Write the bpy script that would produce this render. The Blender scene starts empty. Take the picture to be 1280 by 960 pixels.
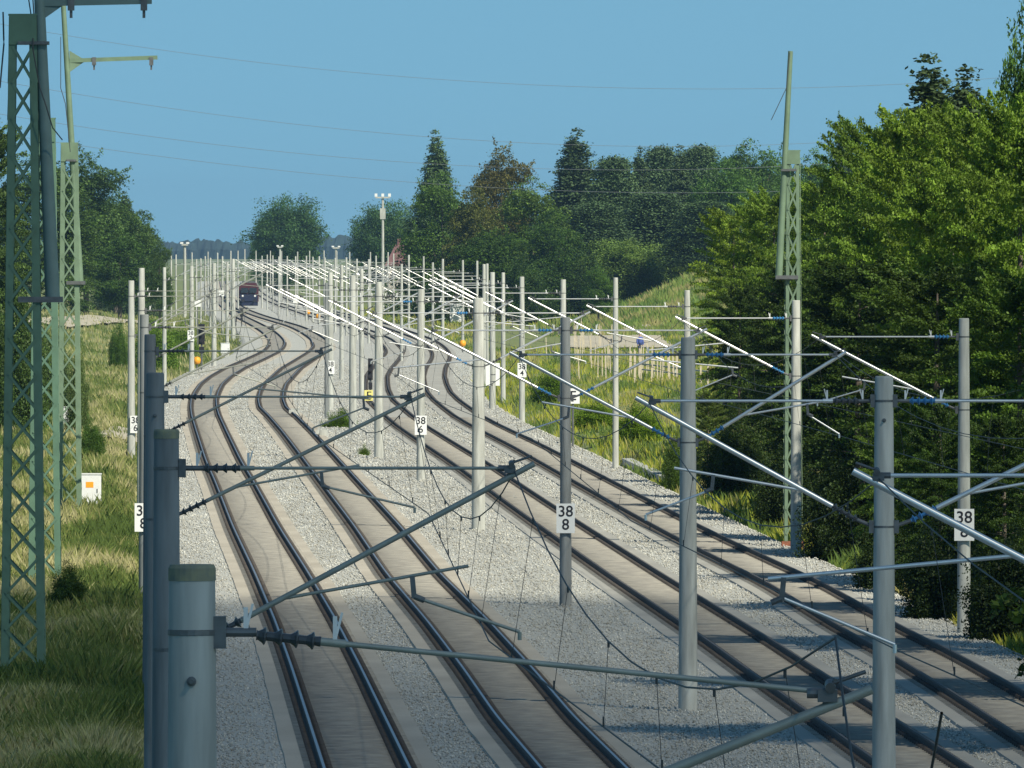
import bpy, math, random
import numpy as np
from mathutils import Vector, Matrix, noise

random.seed(7)
rng = np.random.default_rng(7)
SC = bpy.context.scene
COL = SC.collection
PI = math.pi
H, F, CX, HY = 9.3, 16000.0, 640.0, 310.0     # camera height, focal length in photo pixels, centre, horizon row

# ------------------------------------------------------------------ camera, sky, sun, exposure
cam = bpy.data.objects.new('camera', bpy.data.cameras.new('camera')); COL.objects.link(cam)
cam.data.sensor_width = 36; cam.data.lens = F / 1280 * 36
cam.data.clip_start = 1; cam.data.clip_end = 30000
cam.location = (0, 0, H)
cam.rotation_euler = (PI / 2 - math.atan((480 - HY) / F), 0, 0)
SC.camera = cam

SUN_TO = Vector((.616, -.788, .933)).normalized()          # from the scene towards the sun
w = bpy.data.worlds.new('World'); SC.world = w; w.use_nodes = True
nt = w.node_tree; nt.nodes.clear()
out = nt.nodes.new('ShaderNodeOutputWorld'); bg = nt.nodes.new('ShaderNodeBackground')
sky = nt.nodes.new('ShaderNodeTexSky'); sky.sky_type = 'NISHITA'; sky.sun_disc = False
sky.sun_elevation = math.asin(SUN_TO.z)
sky.sun_rotation = math.atan2(SUN_TO.x, SUN_TO.y)
sky.air_density = 1.0; sky.dust_density = 0.3; sky.ozone_density = 2.2; sky.altitude = 600
tc = nt.nodes.new('ShaderNodeTexCoord'); add = nt.nodes.new('ShaderNodeVectorMath'); add.operation = 'ADD'
add.inputs[1].default_value = (0, 0, 0.16)
nrm = nt.nodes.new('ShaderNodeVectorMath'); nrm.operation = 'NORMALIZE'
tint = nt.nodes.new('ShaderNodeMix'); tint.data_type = 'RGBA'; tint.blend_type = 'MULTIPLY'
tint.inputs[0].default_value = 1; tint.inputs[7].default_value = (.72, 1.04, 1.0, 1)
nt.links.new(tc.outputs['Generated'], add.inputs[0]); nt.links.new(add.outputs[0], nrm.inputs[0])
nt.links.new(nrm.outputs[0], sky.inputs[0]); nt.links.new(sky.outputs[0], tint.inputs[6])
nt.links.new(tint.outputs[2], bg.inputs[0]); nt.links.new(bg.outputs[0], out.inputs[0])
bg.inputs[1].default_value = 0.062
sun = bpy.data.objects.new('sun', bpy.data.lights.new('sun', 'SUN')); COL.objects.link(sun)
sun.data.energy = 3.9; sun.data.angle = math.radians(.5); sun.data.color = (1, .93, .77)
sun.rotation_euler = SUN_TO.to_track_quat('Z', 'Y').to_euler()
SC.view_settings.view_transform = 'Standard'; SC.view_settings.look = 'None'
SC.view_settings.exposure = 0.70; SC.view_settings.gamma = 1
SC.render.engine = 'CYCLES'
SC.cycles.max_bounces = 6; SC.cycles.transparent_max_bounces = 12; SC.cycles.volume_bounces = 0

# ------------------------------------------------------------------ materials
MATS = {}
def mat(name, col, rough=.8, metal=0, var=0., scale=8., col2=None, bump=0., bscale=30., objcol=False, attr=None,
        transl=0., stretch=(1, 1, 1), detail=5):
    m = bpy.data.materials.new(name); m.use_nodes = True; n = m.node_tree; N = n.nodes; L = n.links
    p = N['Principled BSDF']; p.inputs['Roughness'].default_value = rough; p.inputs['Metallic'].default_value = metal
    p.inputs['Base Color'].default_value = (*col, 1)
    g = N.new('ShaderNodeNewGeometry'); mp = N.new('ShaderNodeVectorMath'); mp.operation = 'MULTIPLY'
    mp.inputs[1].default_value = stretch; L.new(g.outputs['Position'], mp.inputs[0])
    cur = None
    if attr:
        a = N.new('ShaderNodeAttribute'); a.attribute_name = attr; cur = a.outputs['Color']
    if var > 0 or col2:
        t = N.new('ShaderNodeTexNoise'); t.inputs['Scale'].default_value = scale; t.inputs['Detail'].default_value = detail
        L.new(mp.outputs[0], t.inputs['Vector'])
        r = N.new('ShaderNodeMapRange'); r.inputs[1].default_value = .32; r.inputs[2].default_value = .68
        L.new(t.outputs['Fac'], r.inputs[0])
        mx = N.new('ShaderNodeMix'); mx.data_type = 'RGBA'
        c2 = col2 or tuple(c * (1 - var) for c in col); c1 = col if col2 else tuple(min(1, c * (1 + var)) for c in col)
        mx.inputs[6].default_value = (*c1, 1); mx.inputs[7].default_value = (*c2, 1)
        L.new(r.outputs[0], mx.inputs[0]); cur = mx.outputs[2]
    if objcol:
        oi = N.new('ShaderNodeObjectInfo'); mm = N.new('ShaderNodeMix'); mm.data_type = 'RGBA'; mm.blend_type = 'MULTIPLY'
        mm.inputs[0].default_value = 1
        if cur is None:
            rgb = N.new('ShaderNodeRGB'); rgb.outputs[0].default_value = (*col, 1); cur = rgb.outputs[0]
        L.new(cur, mm.inputs[6]); L.new(oi.outputs['Color'], mm.inputs[7]); cur = mm.outputs[2]
    if cur is not None: L.new(cur, p.inputs['Base Color'])
    if bump > 0:
        t2 = N.new('ShaderNodeTexNoise'); t2.inputs['Scale'].default_value = bscale; L.new(mp.outputs[0], t2.inputs['Vector'])
        b = N.new('ShaderNodeBump'); b.inputs['Strength'].default_value = bump; b.inputs['Distance'].default_value = .05
        L.new(t2.outputs['Fac'], b.inputs['Height']); L.new(b.outputs[0], p.inputs['Normal'])
    if transl > 0:
        tr = N.new('ShaderNodeBsdfTranslucent'); ms = N.new('ShaderNodeMixShader'); ms.inputs[0].default_value = transl
        hs = N.new('ShaderNodeMix'); hs.data_type = 'RGBA'; hs.blend_type = 'MULTIPLY'; hs.inputs[0].default_value = 1
        hs.inputs[7].default_value = (1.3, 1.35, .5, 1)
        L.new(cur, hs.inputs[6]); L.new(hs.outputs[2], tr.inputs[0])
        L.new(p.outputs[0], ms.inputs[1]); L.new(tr.outputs[0], ms.inputs[2])
        L.new(ms.outputs[0], N['Material Output'].inputs[0])
    MATS[name] = m
    return m

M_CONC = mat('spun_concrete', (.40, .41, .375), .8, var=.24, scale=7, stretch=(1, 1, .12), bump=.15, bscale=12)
M_CONCD = mat('darkened_concrete', (.20, .215, .215), .8, var=.24, scale=7, stretch=(1, 1, .12), bump=.15, bscale=12)  # spun concrete darkened; on the bank row this holds the cloud shade
M_CAP = mat('lichen_cap', (.30, .29, .18), .9, col2=(.20, .21, .17), scale=14)
M_TUBE = mat('aluminium_tube', (.80, .80, .77), .40, metal=.8, var=.05, scale=4)
M_TUBE_DULL = mat('dull_grey_tube', (.36, .37, .32), .5, metal=.4, var=.15, scale=4)  # darker, less metallic than the aluminium tubes
M_FIT = mat('cast_fitting', (.16, .165, .165), .5, metal=.6, var=.2)
M_INSB = mat('blue_insulator', (.05, .20, .42), .35)
M_INSD = mat('dark_insulator', (.07, .075, .08), .35)
M_WIRE = mat('copper_wire_dark', (.05, .055, .055), .6)
M_WIREL = mat('power_line_wire', (.16, .18, .20), .6)
M_SIGN = mat('white_plate', (.78, .79, .77), .5, var=.03)
M_BLACK = mat('black_paint', (.015, .015, .02), .5)
M_ORANGE = mat('orange_paint', (.85, .36, .02), .5)
M_YEL = mat('yellow_paint', (.75, .68, .22), .5)
M_GREEN_SHADE = mat('shaded_green_steel', (.10, .185, .125), .5, var=.12, scale=3)  # mast green with the foreground cloud shade put into it
M_GREEN_LIT = mat('sunlit_green_steel', (.145, .215, .14), .5, var=.12, scale=3)  # same mast green, lightened for masts standing in the sun
M_GREYT = mat('grey_green_tube', (.13, .20, .19), .5, var=.1, scale=3)
M_RUST = mat('rust', (.22, .08, .045), .9, var=.3)
M_RAILS = mat('rail_side_rust', (.055, .048, .042), .8, var=.3, scale=6)
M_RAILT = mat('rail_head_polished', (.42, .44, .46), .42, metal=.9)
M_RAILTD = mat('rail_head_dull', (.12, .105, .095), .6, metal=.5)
M_SLAB1 = mat('tan_slab', (.47, .43, .35), .9, col2=(.37, .335, .27), scale=.35, stretch=(1, .5, 1), bump=.2, bscale=9)
M_SLABC = mat('grey_slab_centre', (.32, .30, .25), .9, col2=(.22, .21, .185), scale=.5, stretch=(1, .35, 1), bump=.2, bscale=9)
M_SLABD = mat('rust_dusted_slab', (.36, .29, .225), .9, col2=(.29, .25, .21), scale=.6, stretch=(1, .3, 1))
M_SLEEP = mat('concrete_sleeper', (.33, .315, .27), .85, col2=(.21, .20, .18), scale=2.3)
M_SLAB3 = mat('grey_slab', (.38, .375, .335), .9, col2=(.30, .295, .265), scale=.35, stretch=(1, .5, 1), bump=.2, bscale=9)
M_BALL = mat('ballast', (.46, .465, .425), .95, col2=(.37, .375, .345), scale=9, bump=.8, bscale=22)
M_STONE = mat('ballast_stone', (.4, .4, .4), .9, attr='Col')
M_GRASSG = mat('meadow', (.12, .17, .045), .95, col2=(.19, .20, .075), scale=.25, bump=.6, bscale=6)
M_BLADE = mat('grass_blade', (.1, .15, .04), .8, attr='Col', transl=.25)
M_SAND = mat('sandy_soil', (.42, .38, .29), .95, var=.12, scale=.8)
M_LEAF = mat('leaf', (.1, .15, .04), .55, attr='Col', objcol=True, transl=.30)
M_NEED = mat('needle', (.05, .08, .03), .7, attr='Col', objcol=True, transl=.08)
M_BARK = mat('bark', (.12, .10, .08), .95, var=.3, scale=4)
M_WOOD = mat('raw_wood', (.52, .45, .33), .85, var=.15)
M_WHITE = mat('white_cabinet', (.74, .75, .74), .5, var=.04)
M_TRED = mat('train_red', (.07, .018, .025), .4)
M_TBLUE = mat('train_dark', (.015, .02, .05), .4)
M_GLASS = mat('dark_glass', (.02, .03, .04), .1)
M_ROOF = mat('red_roof_tile', (.15, .075, .075), .85, var=.2, scale=2)
M_PLAST = mat('house_plaster', (.55, .5, .45), .85, var=.06)
M_SKIN = mat('skin', (.55, .36, .26), .6)
M_BLUEC = mat('blue_cloth', (.06, .10, .33), .8, var=.1)
M_JEANS = mat('dark_trousers', (.05, .06, .10), .85)
M_HAIR = mat('brown_hair', (.08, .05, .03), .8)
M_RIDGE = mat('far_forest', (.015, .032, .030), .95, var=.4, scale=.05)
for m_ in (M_LEAF, M_NEED, M_BLADE): m_.node_tree.nodes['Principled BSDF'].inputs['Specular IOR Level'].default_value = .18
M_CLOUD = mat('cloud_white', (.9, .9, .9), 1.0)

# ------------------------------------------------------------------ helpers
def W(px, py, z=0.0):
    Y = (H - z) * F / (py - HY); return Vector(((px - CX) * Y / F, Y, z))
def WD(px, py, Y): return Vector(((px - CX) * Y / F, Y, H - (py - HY) * Y / F))
def XX(px, Y): return (px - CX) * Y / F

class MB:
    def __init__(s): s.v = []; s.f = []; s.m = []
    def _add(s, vs, fs, mi=0):
        b = len(s.v); s.v += [tuple(v) for v in vs]; s.f += [tuple(i + b for i in f) for f in fs]; s.m += [mi] * len(fs)
    def box(s, x0, x1, y0, y1, z0, z1, mi=0):
        s._add([(x0, y0, z0), (x1, y0, z0), (x1, y1, z0), (x0, y1, z0), (x0, y0, z1), (x1, y0, z1), (x1, y1, z1), (x0, y1, z1)],
               [(3, 2, 1, 0), (4, 5, 6, 7), (0, 1, 5, 4), (1, 2, 6, 5), (2, 3, 7, 6), (3, 0, 4, 7)], mi)
        return s
    def tube(s, a, b, r0, r1=None, n=10, cap=True, mi=0):
        a = Vector(a); b = Vector(b); r1 = r0 if r1 is None else r1
        d = (b - a).normalized(); u = d.orthogonal().normalized(); v = d.cross(u)
        ra = [a + (u * math.cos(2 * PI * i / n) + v * math.sin(2 * PI * i / n)) * r0 for i in range(n)]
        rb = [b + (u * math.cos(2 * PI * i / n) + v * math.sin(2 * PI * i / n)) * r1 for i in range(n)]
        fs = [(i, (i + 1) % n, n + (i + 1) % n, n + i) for i in range(n)]
        if cap: fs += [tuple(range(2 * n, 3 * n))[::-1], tuple(range(3 * n, 4 * n))]
        s._add(ra + rb + (ra + rb if cap else []), fs, mi); return s
    def bar(s, a, b, w, t, up=(0, 1, 0), mi=0):
        a = Vector(a); b = Vector(b); d = (b - a).normalized(); u = Vector(up)
        u = (u - d * u.dot(d)).normalized(); v = d.cross(u)
        c = [(-w / 2, -t / 2), (w / 2, -t / 2), (w / 2, t / 2), (-w / 2, t / 2)]
        s._add([a + v * p + u * q for p, q in c] + [b + v * p + u * q for p, q in c],
               [(3, 2, 1, 0), (4, 5, 6, 7), (0, 1, 5, 4), (1, 2, 6, 5), (2, 3, 7, 6), (3, 0, 4, 7)], mi); return s
    def path(s, pts, r, n=5, mi=0):
        pts = [Vector(p) for p in pts]; rings = []
        for i, p in enumerate(pts):
            d = (pts[min(i + 1, len(pts) - 1)] - pts[max(i - 1, 0)]).normalized()
            u = d.cross(Vector((0, 0, 1)));
            u = u.normalized() if u.length > 1e-3 else Vector((1, 0, 0)); v = d.cross(u)
            rings += [p + (u * math.cos(2 * PI * k / n) + v * math.sin(2 * PI * k / n)) * r for k in range(n)]
        fs = []
        for i in range(len(pts) - 1):
            for k in range(n): fs.append((i * n + k, i * n + (k + 1) % n, (i + 1) * n + (k + 1) % n, (i + 1) * n + k))
        s._add(rings, fs, mi); return s
    def lathe(s, prof, c=(0, 0, 0), axis=(0, 0, 1), n=14, mi=0):
        c = Vector(c); d = Vector(axis).normalized(); u = d.orthogonal().normalized(); v = d.cross(u); vs = []
        for r, z in prof: vs += [c + d * z + (u * math.cos(2 * PI * k / n) + v * math.sin(2 * PI * k / n)) * r for k in range(n)]
        fs = [(i * n + k, i * n + (k + 1) % n, (i + 1) * n + (k + 1) % n, (i + 1) * n + k) for i in range(len(prof) - 1) for k in range(n)]
        fs += [tuple(range(n))[::-1], tuple(range((len(prof) - 1) * n, len(prof) * n))]
        s._add(vs, fs, mi); return s
    def mesh(s, name, mats, smooth=False):
        me = bpy.data.meshes.new(name); me.from_pydata(s.v, [], s.f)
        for m in (mats if isinstance(mats, (list, tuple)) else [mats]): me.materials.append(m)
        me.polygons.foreach_set('material_index', s.m)
        if smooth: me.polygons.foreach_set('use_smooth', [True] * len(me.polygons))
        me.update(); return me
def link(name, me, parent=None, loc=(0, 0, 0), label=None):
    o = bpy.data.objects.new(name, me); COL.objects.link(o); o.location = loc
    if parent: o.parent = parent
    if label: o['label'] = label
    return o
def thing(name, label, cat, loc=(0, 0, 0), rz=0, group=None, me=None):
    o = bpy.data.objects.new(name, me); COL.objects.link(o); o.location = loc; o.rotation_euler = (0, 0, rz)
    o['label'] = label; o['category'] = cat
    if group: o['group'] = group
    return o
def structure(name, me, kind='structure', label=None):
    o = bpy.data.objects.new(name, me); COL.objects.link(o); o['kind'] = kind
    if label: o['label'] = label
    return o

def np_mesh(name, verts, nper, mats, cols=None, smooth=False, faces=None):
    """verts (N*nper,3), polygons of nper verts each, or explicit equal-size faces array"""
    me = bpy.data.meshes.new(name); nv = len(verts)
    f = faces if faces is not None else np.arange(nv).reshape(-1, nper)
    k = f.shape[1]
    me.vertices.add(nv); me.vertices.foreach_set('co', verts.astype(np.float32).ravel())
    me.loops.add(f.size); me.loops.foreach_set('vertex_index', f.astype(np.int32).ravel())
    me.polygons.add(len(f)); me.polygons.foreach_set('loop_start', np.arange(0, f.size, k, dtype=np.int32))
    for m in (mats if isinstance(mats, (list, tuple)) else [mats]): me.materials.append(m)
    me.update(calc_edges=True)
    if cols is not None:
        a = me.color_attributes.new('Col', 'FLOAT_COLOR', 'POINT')
        c = np.ones((nv, 4), np.float32); c[:, :3] = cols; a.data.foreach_set('color', c.ravel())
    return me

# ------------------------------------------------------------------ track geometry traced as ground curves
T1P = [(960, 456), (900, 432), (840, 408), (780, 382), (720, 352), (660, 319), (600, 291), (580, 280), (560, 272), (540, 264),
       (520, 256.5), (510, 254.5), (500, 254.5), (490, 258.5), (480, 264.5), (470, 276.5), (460, 293.5), (450, 316.5), (440, 337.5),
       (435, 343.5), (430, 346.5), (425, 345.5), (420, 341.5), (415, 336), (410, 328), (405, 319), (400, 309), (396, 301),
       (390, 291), (384, 283), (376, 275), (366, 268), (356, 264), (340, 262)]
T2P = [(960, 724), (900, 668), (840, 622), (780, 572), (720, 516), (660, 471), (600, 421), (560, 388), (540, 371), (520, 352),
       (510, 341), (500, 338), (490, 339.5), (480, 344), (470, 354), (460, 364), (450, 380), (439, 397), (433, 402), (424, 398),
       (416, 386), (411, 376), (407, 366), (403, 352), (396, 328), (391, 314), (387, 304), (382, 296), (376, 290), (366, 283),
       (356, 279), (340, 276)]
T3R = [(957, 1148), (892, 1053), (860, 1005), (802, 921), (720, 793), (665, 711), (627, 655), (580, 588), (560, 556), (545, 533), (534, 516),
       (520, 498), (500, 476), (487, 471), (480, 470.5), (470, 471), (460, 477), (450, 486.5), (440, 493.5), (435, 491.5), (430, 487),
       (425, 482), (420, 472), (415, 460), (410, 446), (404, 424), (398, 402), (390, 378), (384, 360), (377, 341), (368, 326),
       (358, 315), (345, 306)]
T4P = [(917, 1311), (870, 1236), (827, 1164), (785, 1084), (732, 995), (675, 876), (645, 819), (592, 721), (575, 690), (560, 663), (532, 606), (520, 585),
       (510, 571), (500, 558), (490, 548.5), (480, 544.5), (470, 542.5), (460, 544.5), (455, 547), (450, 550), (445, 551.5), (440, 550.5),
       (435, 547), (430, 541.5), (424, 531), (420, 520), (414, 503), (408, 486), (402, 465), (396, 440), (390, 415), (384, 393),
       (377, 371), (368, 351), (358, 337), (345, 325)]
def smooth_interp(P):
    P = sorted(P); ys = np.array([p[0] for p in P], float); xs = np.array([p[1] for p in P], float)
    g = np.arange(ys[0], 960.01, 0.25); v = np.interp(g, ys, xs, right=None)
    # extrapolate beyond the last traced point on its own slope
    s = (xs[-1] - xs[-3]) / (ys[-1] - ys[-3]); k = g > ys[-1]; v[k] = xs[-1] + s * (g[k] - ys[-1])
    k0 = np.exp(-np.linspace(-2, 2, 61) ** 2); 
    def sm(a, hw):
        ker = np.exp(-np.linspace(-2, 2, 2 * hw + 1) ** 2); ker /= ker.sum()
        ap = np.concatenate([2 * a[0] - a[hw:0:-1], a, 2 * a[-1] - a[-2:-hw - 2:-1]]); return np.convolve(ap, ker, 'valid')
    fine = sm(v, 14); coarse = sm(v, 90); wgt = np.clip((g - 520) / 60, 0, 1)
    v = fine * (1 - wgt) + coarse * wgt
    Ys = (H - .1) * F / (g - HY); Xs = (v - CX) * Ys / F
    return Ys[::-1], Xs[::-1]
TR = [smooth_interp(p) for p in (T1P, T2P, T3R, T4P)]
SLOPE = []
for Ys, Xs in TR: SLOPE.append((Xs[260] - Xs[0]) / (Ys[260] - Ys[0]))
def tx(t, Y):
    Ys, Xs = TR[t]
    if Y < Ys[0]: return Xs[0] + SLOPE[t] * (Y - Ys[0])
    return float(np.interp(Y, Ys, Xs))
YS = np.concatenate([np.arange(-30, 230, 10.), np.arange(230, 600, 4.), np.arange(600, 1500, 5.), np.arange(1500, 3600, 12.)])
def hd(t, Y): return (tx(t, Y + 3) - tx(t, Y - 3)) / 6
def corr(Y): return tx(0, Y) - 3.3, tx(3, Y) + 2.7

def hgt(X, Y):
    xl, xr = corr(max(Y, -30)) if Y < 3600 else (-1e9, -1e9)
    d = max(xl - X, X - xr) if Y < 3600 else 50
    z = -.35 if d < 0 else -.35 + .3 * min(1, max(0, d - .3) / 1.2)
    if d > 0:
        k = min(1, d / 6); z += k * (.25 * noise.noise(Vector((X * .12, Y * .05, 0))) + .12 * noise.noise(Vector((X * .5, Y * .2, 3))))
    if X > 0:
        q = ((X - 27) / 13) ** 2 + ((Y - 1530) / 120) ** 2; z += 6.6 * math.exp(-q) * min(1, max(0, d) / 4)
        if 250 < Y < 900: z += min(2.2, max(0, d - 6) * .25) * min(1, (Y - 250) / 80) * min(1, (900 - Y) / 200)
    else:
        z += min(1.6, max(0, d - 8) * .12) * min(1, max(0, (Y - 350) / 300))
    return z

# ground sheet
gx = np.concatenate([[-6000, -2500, -900, -400, -220], np.arange(-140, -60, 8.), np.arange(-60, 60, 1.0), np.arange(60, 150, 8.), [220, 400, 900, 2500, 6000]])
gy = np.concatenate([[-400, -150, -60], np.arange(-30, 230, 10.), np.arange(230, 1900, 6.), np.arange(1900, 3600, 40.), [4000, 5000, 6500, 9000, 14000]])
vs = []; fs = []
for y in gy:
    for x in gx: vs.append((x, y, hgt(x, y)))
nx = len(gx)
for j in range(len(gy) - 1):
    for i in range(nx - 1): fs.append((j * nx + i, j * nx + i + 1, (j + 1) * nx + i + 1, (j + 1) * nx + i))
me = bpy.data.meshes.new('ground'); me.from_pydata(vs, [], fs); me.materials.append(M_GRASSG)
me.polygons.foreach_set('use_smooth', [True] * len(fs)); structure('ground', me)

def strip(offs, zs, ylist, mats, name, base=None, mi=None):
    """cross-section swept along Y; offs(Y) -> list of X"""
    vs = []; fs = []; ms = []; n = len(zs)
    for y in ylist:
        for x, z in zip(offs(y), zs): vs.append((x, y, z))
    for j in range(len(ylist) - 1):
        for i in range(n - 1):
            fs.append((j * n + i, j * n + i + 1, (j + 1) * n + i + 1, (j + 1) * n + i)); ms.append(mi[i] if mi else 0)
    me = bpy.data.meshes.new(name); me.from_pydata(vs, [], fs)
    for m in mats: me.materials.append(m)
    me.polygons.foreach_set('material_index', ms); return me
def ball_off(Y):
    a, b, c, d = (tx(i, Y) for i in range(4)); m = (b + c) / 2
    wob = .22 * noise.noise(Vector((0, Y * .11, 0))); wob2 = .25 * noise.noise(Vector((7, Y * .13, 0)))
    return [a - 4.1 + wob, a - 3.1 + wob, a - 1.4, (a + b) / 2, b + 1.4, m, c - 1.4, (c + d) / 2, d + 1.4, d + 2.5 + wob2, d + 3.4 + wob2]
structure('ballast', strip(ball_off, [-.45, -.03, 0, -.02, 0, -.04, 0, -.02, 0, -.03, -.45], list(YS), [M_BALL], 'ballast'))

# ------------------------------------------------------------------ tracks
TL = ['tan slab track with shiny rails running along the grass bank',
      'tan slab railway track with shiny rails, between the outer left track and the centre masts',
      'grey slab railway track with dark rusty rails just right of the centre masts',
      'grey slab railway track with dark rails, closest to the wood, partly in tree shade']
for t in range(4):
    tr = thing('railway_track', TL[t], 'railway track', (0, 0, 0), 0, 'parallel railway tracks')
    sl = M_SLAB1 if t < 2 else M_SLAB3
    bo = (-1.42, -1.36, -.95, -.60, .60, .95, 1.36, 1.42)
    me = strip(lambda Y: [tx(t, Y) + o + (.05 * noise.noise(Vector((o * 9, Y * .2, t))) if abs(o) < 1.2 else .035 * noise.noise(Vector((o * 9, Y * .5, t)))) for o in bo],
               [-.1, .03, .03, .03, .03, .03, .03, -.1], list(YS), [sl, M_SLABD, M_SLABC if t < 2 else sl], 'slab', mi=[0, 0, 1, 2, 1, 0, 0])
    yy = np.arange(180, 700, .65); n = len(yy); xx = np.array([tx(t, y) for y in yy])
    cube = np.array([(-1, -1, 0), (1, -1, 0), (1, 1, 0), (-1, 1, 0), (-1, -1, 1), (1, -1, 1), (1, 1, 1), (-1, 1, 1)], float) * (1.05, .13, .022)
    V = np.repeat(np.c_[xx, yy, np.full(n, .026)], 8, 0) + np.tile(cube, (n, 1)); q = np.array([(4, 5, 6, 7), (0, 1, 5, 4), (1, 2, 6, 5), (2, 3, 7, 6), (3, 0, 4, 7)])
    o = link('sleepers', np_mesh('sleepers', V, 4, M_SLEEP, faces=(np.arange(n)[:, None, None] * 8 + q[None]).reshape(-1, 4)), tr); o['kind'] = 'stuff'
    link('slab', me, tr)
    for s in (-1, 1):
        prof = [(-.075, .03), (-.075, .05), (-.02, .07), (-.015, .15), (-.037, .165), (-.022, .20), (.022, .20), (.037, .165), (.015, .15), (.02, .07), (.075, .05), (.075, .03)]
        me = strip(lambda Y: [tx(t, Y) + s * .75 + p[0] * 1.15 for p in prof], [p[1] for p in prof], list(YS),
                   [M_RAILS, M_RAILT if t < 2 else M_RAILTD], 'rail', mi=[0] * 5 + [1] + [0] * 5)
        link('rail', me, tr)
    # rail fastenings as dark blocks beside the rails: near stretch as one part
    b = []
    for Y in np.arange(180, 1250, .65):
        x = tx(t, Y)
        for s in (-1, 1):
            for q in (-1, 1): b.append((x + s * .75 + q * .135, Y))
    b = np.array(b); n = len(b)
    cube = np.array([(-1, -1, 0), (1, -1, 0), (1, 1, 0), (-1, 1, 0), (-1, -1, 1), (1, -1, 1), (1, 1, 1), (-1, 1, 1)], float) * (.05, .09, .075)
    V = np.repeat(np.c_[b, np.full(n, .03)], 8, 0) + np.tile(cube, (n, 1))
    q = np.array([(4, 5, 6, 7), (0, 1, 5, 4), (1, 2, 6, 5), (2, 3, 7, 6), (3, 0, 4, 7)])
    fsx = (np.arange(n)[:, None, None] * 8 + q[None]).reshape(-1, 4)
    o = link('rail_fastenings', np_mesh('rail_fastenings', V, 4, M_RAILS, faces=fsx), tr); o['kind'] = 'stuff'

# concrete cable trough beside the far right track
tro = strip(lambda Y: [tx(3, Y) + 3.55 + o for o in (-.22, -.22, .22, .22)], [-.3, .04, .04, -.3], list(np.arange(500, 568, 4.)), [M_CONC], 'cable_trough')
thing('cable_trough', 'low grey concrete cable trough between the ballast and the yellow-flowered verge', 'cable trough', me=tro)

# ------------------------------------------------------------------ ballast stones
def stones():
    n = 210000
    py = rng.uniform(455, 1010, n)
    Y = H * F / (py - HY)
    a = np.array([tx(0, y) for y in np.linspace(180, 1050, 700)]); g = np.linspace(180, 1050, 700)
    T = [np.interp(Y, g, np.array([tx(i, y) for y in g])) for i in range(4)]
    u = rng.uniform(0, 1, n); x0 = T[0] - 3.6; x1 = T[3] + 3.1
    X = x0 + u * (x1 - x0)
    keep = np.ones(n, bool)
    for i in range(4): keep &= np.abs(X - T[i]) > 1.41 - .11 * np.abs(rng.normal(size=n)) - (rng.uniform(size=n) < .04) * .35
    vis = (X / Y > -.043) & (X / Y < .045); keep &= vis
    X, Y = X[keep], Y[keep]; n = len(X)
    s = rng.uniform(.014, .036, n) * np.clip(Y / 330, .9, 1.8)
    octa = np.array([(1, 0, 0), (0, 1, 0), (-1, 0, 0), (0, -1, 0), (0, 0, 1), (0, 0, -1)], float)
    V = octa[None] * rng.uniform(.6, 1.25, (n, 6, 1)) + rng.normal(0, .16, (n, 6, 3))
    th = rng.uniform(0, 2 * PI, n); c, sn = np.cos(th), np.sin(th)
    Vx = V[:, :, 0] * c[:, None] - V[:, :, 1] * sn[:, None]; Vy = V[:, :, 0] * sn[:, None] + V[:, :, 1] * c[:, None]
    V = np.stack([Vx, Vy, V[:, :, 2] * .85], 2) * s[:, None, None]
    edge = np.minimum(X - (np.interp(Y, g, np.array([tx(0, y) for y in g])) - 3.1), np.interp(Y, g, np.array([tx(3, y) for y in g])) + 2.5 - X)
    z = -.015 + rng.uniform(0, .02, n) + np.minimum(0, edge) * .45
    V += np.stack([X, Y, z + s * .3], 1)[:, None, :]
    q = np.array([(0, 1, 4), (1, 2, 4), (2, 3, 4), (3, 0, 4), (1, 0, 5), (2, 1, 5), (3, 2, 5), (0, 3, 5)])
    fx = (np.arange(n)[:, None, None] * 6 + q[None]).reshape(-1, 3)
    val = np.clip(rng.normal(.385, .085, n), .12, .7); val = np.clip(val * (1 + .30 * np.array([noise.noise(Vector((a * 1.1, b * .10, 2))) for a, b in zip(X, Y)])), .08, .8); warm = rng.uniform(-.005, .04, n)
    col = np.stack([val * .985 + warm, val + warm * .5, val * .94 - warm * .4], 1)
    return np_mesh('ballast_stones', V.reshape(-1, 3), 3, M_STONE, np.repeat(col, 6, 0), faces=fx)
structure('ballast_stones', stones(), 'stuff', 'loose grey crushed ballast stones between the tracks')

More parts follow.
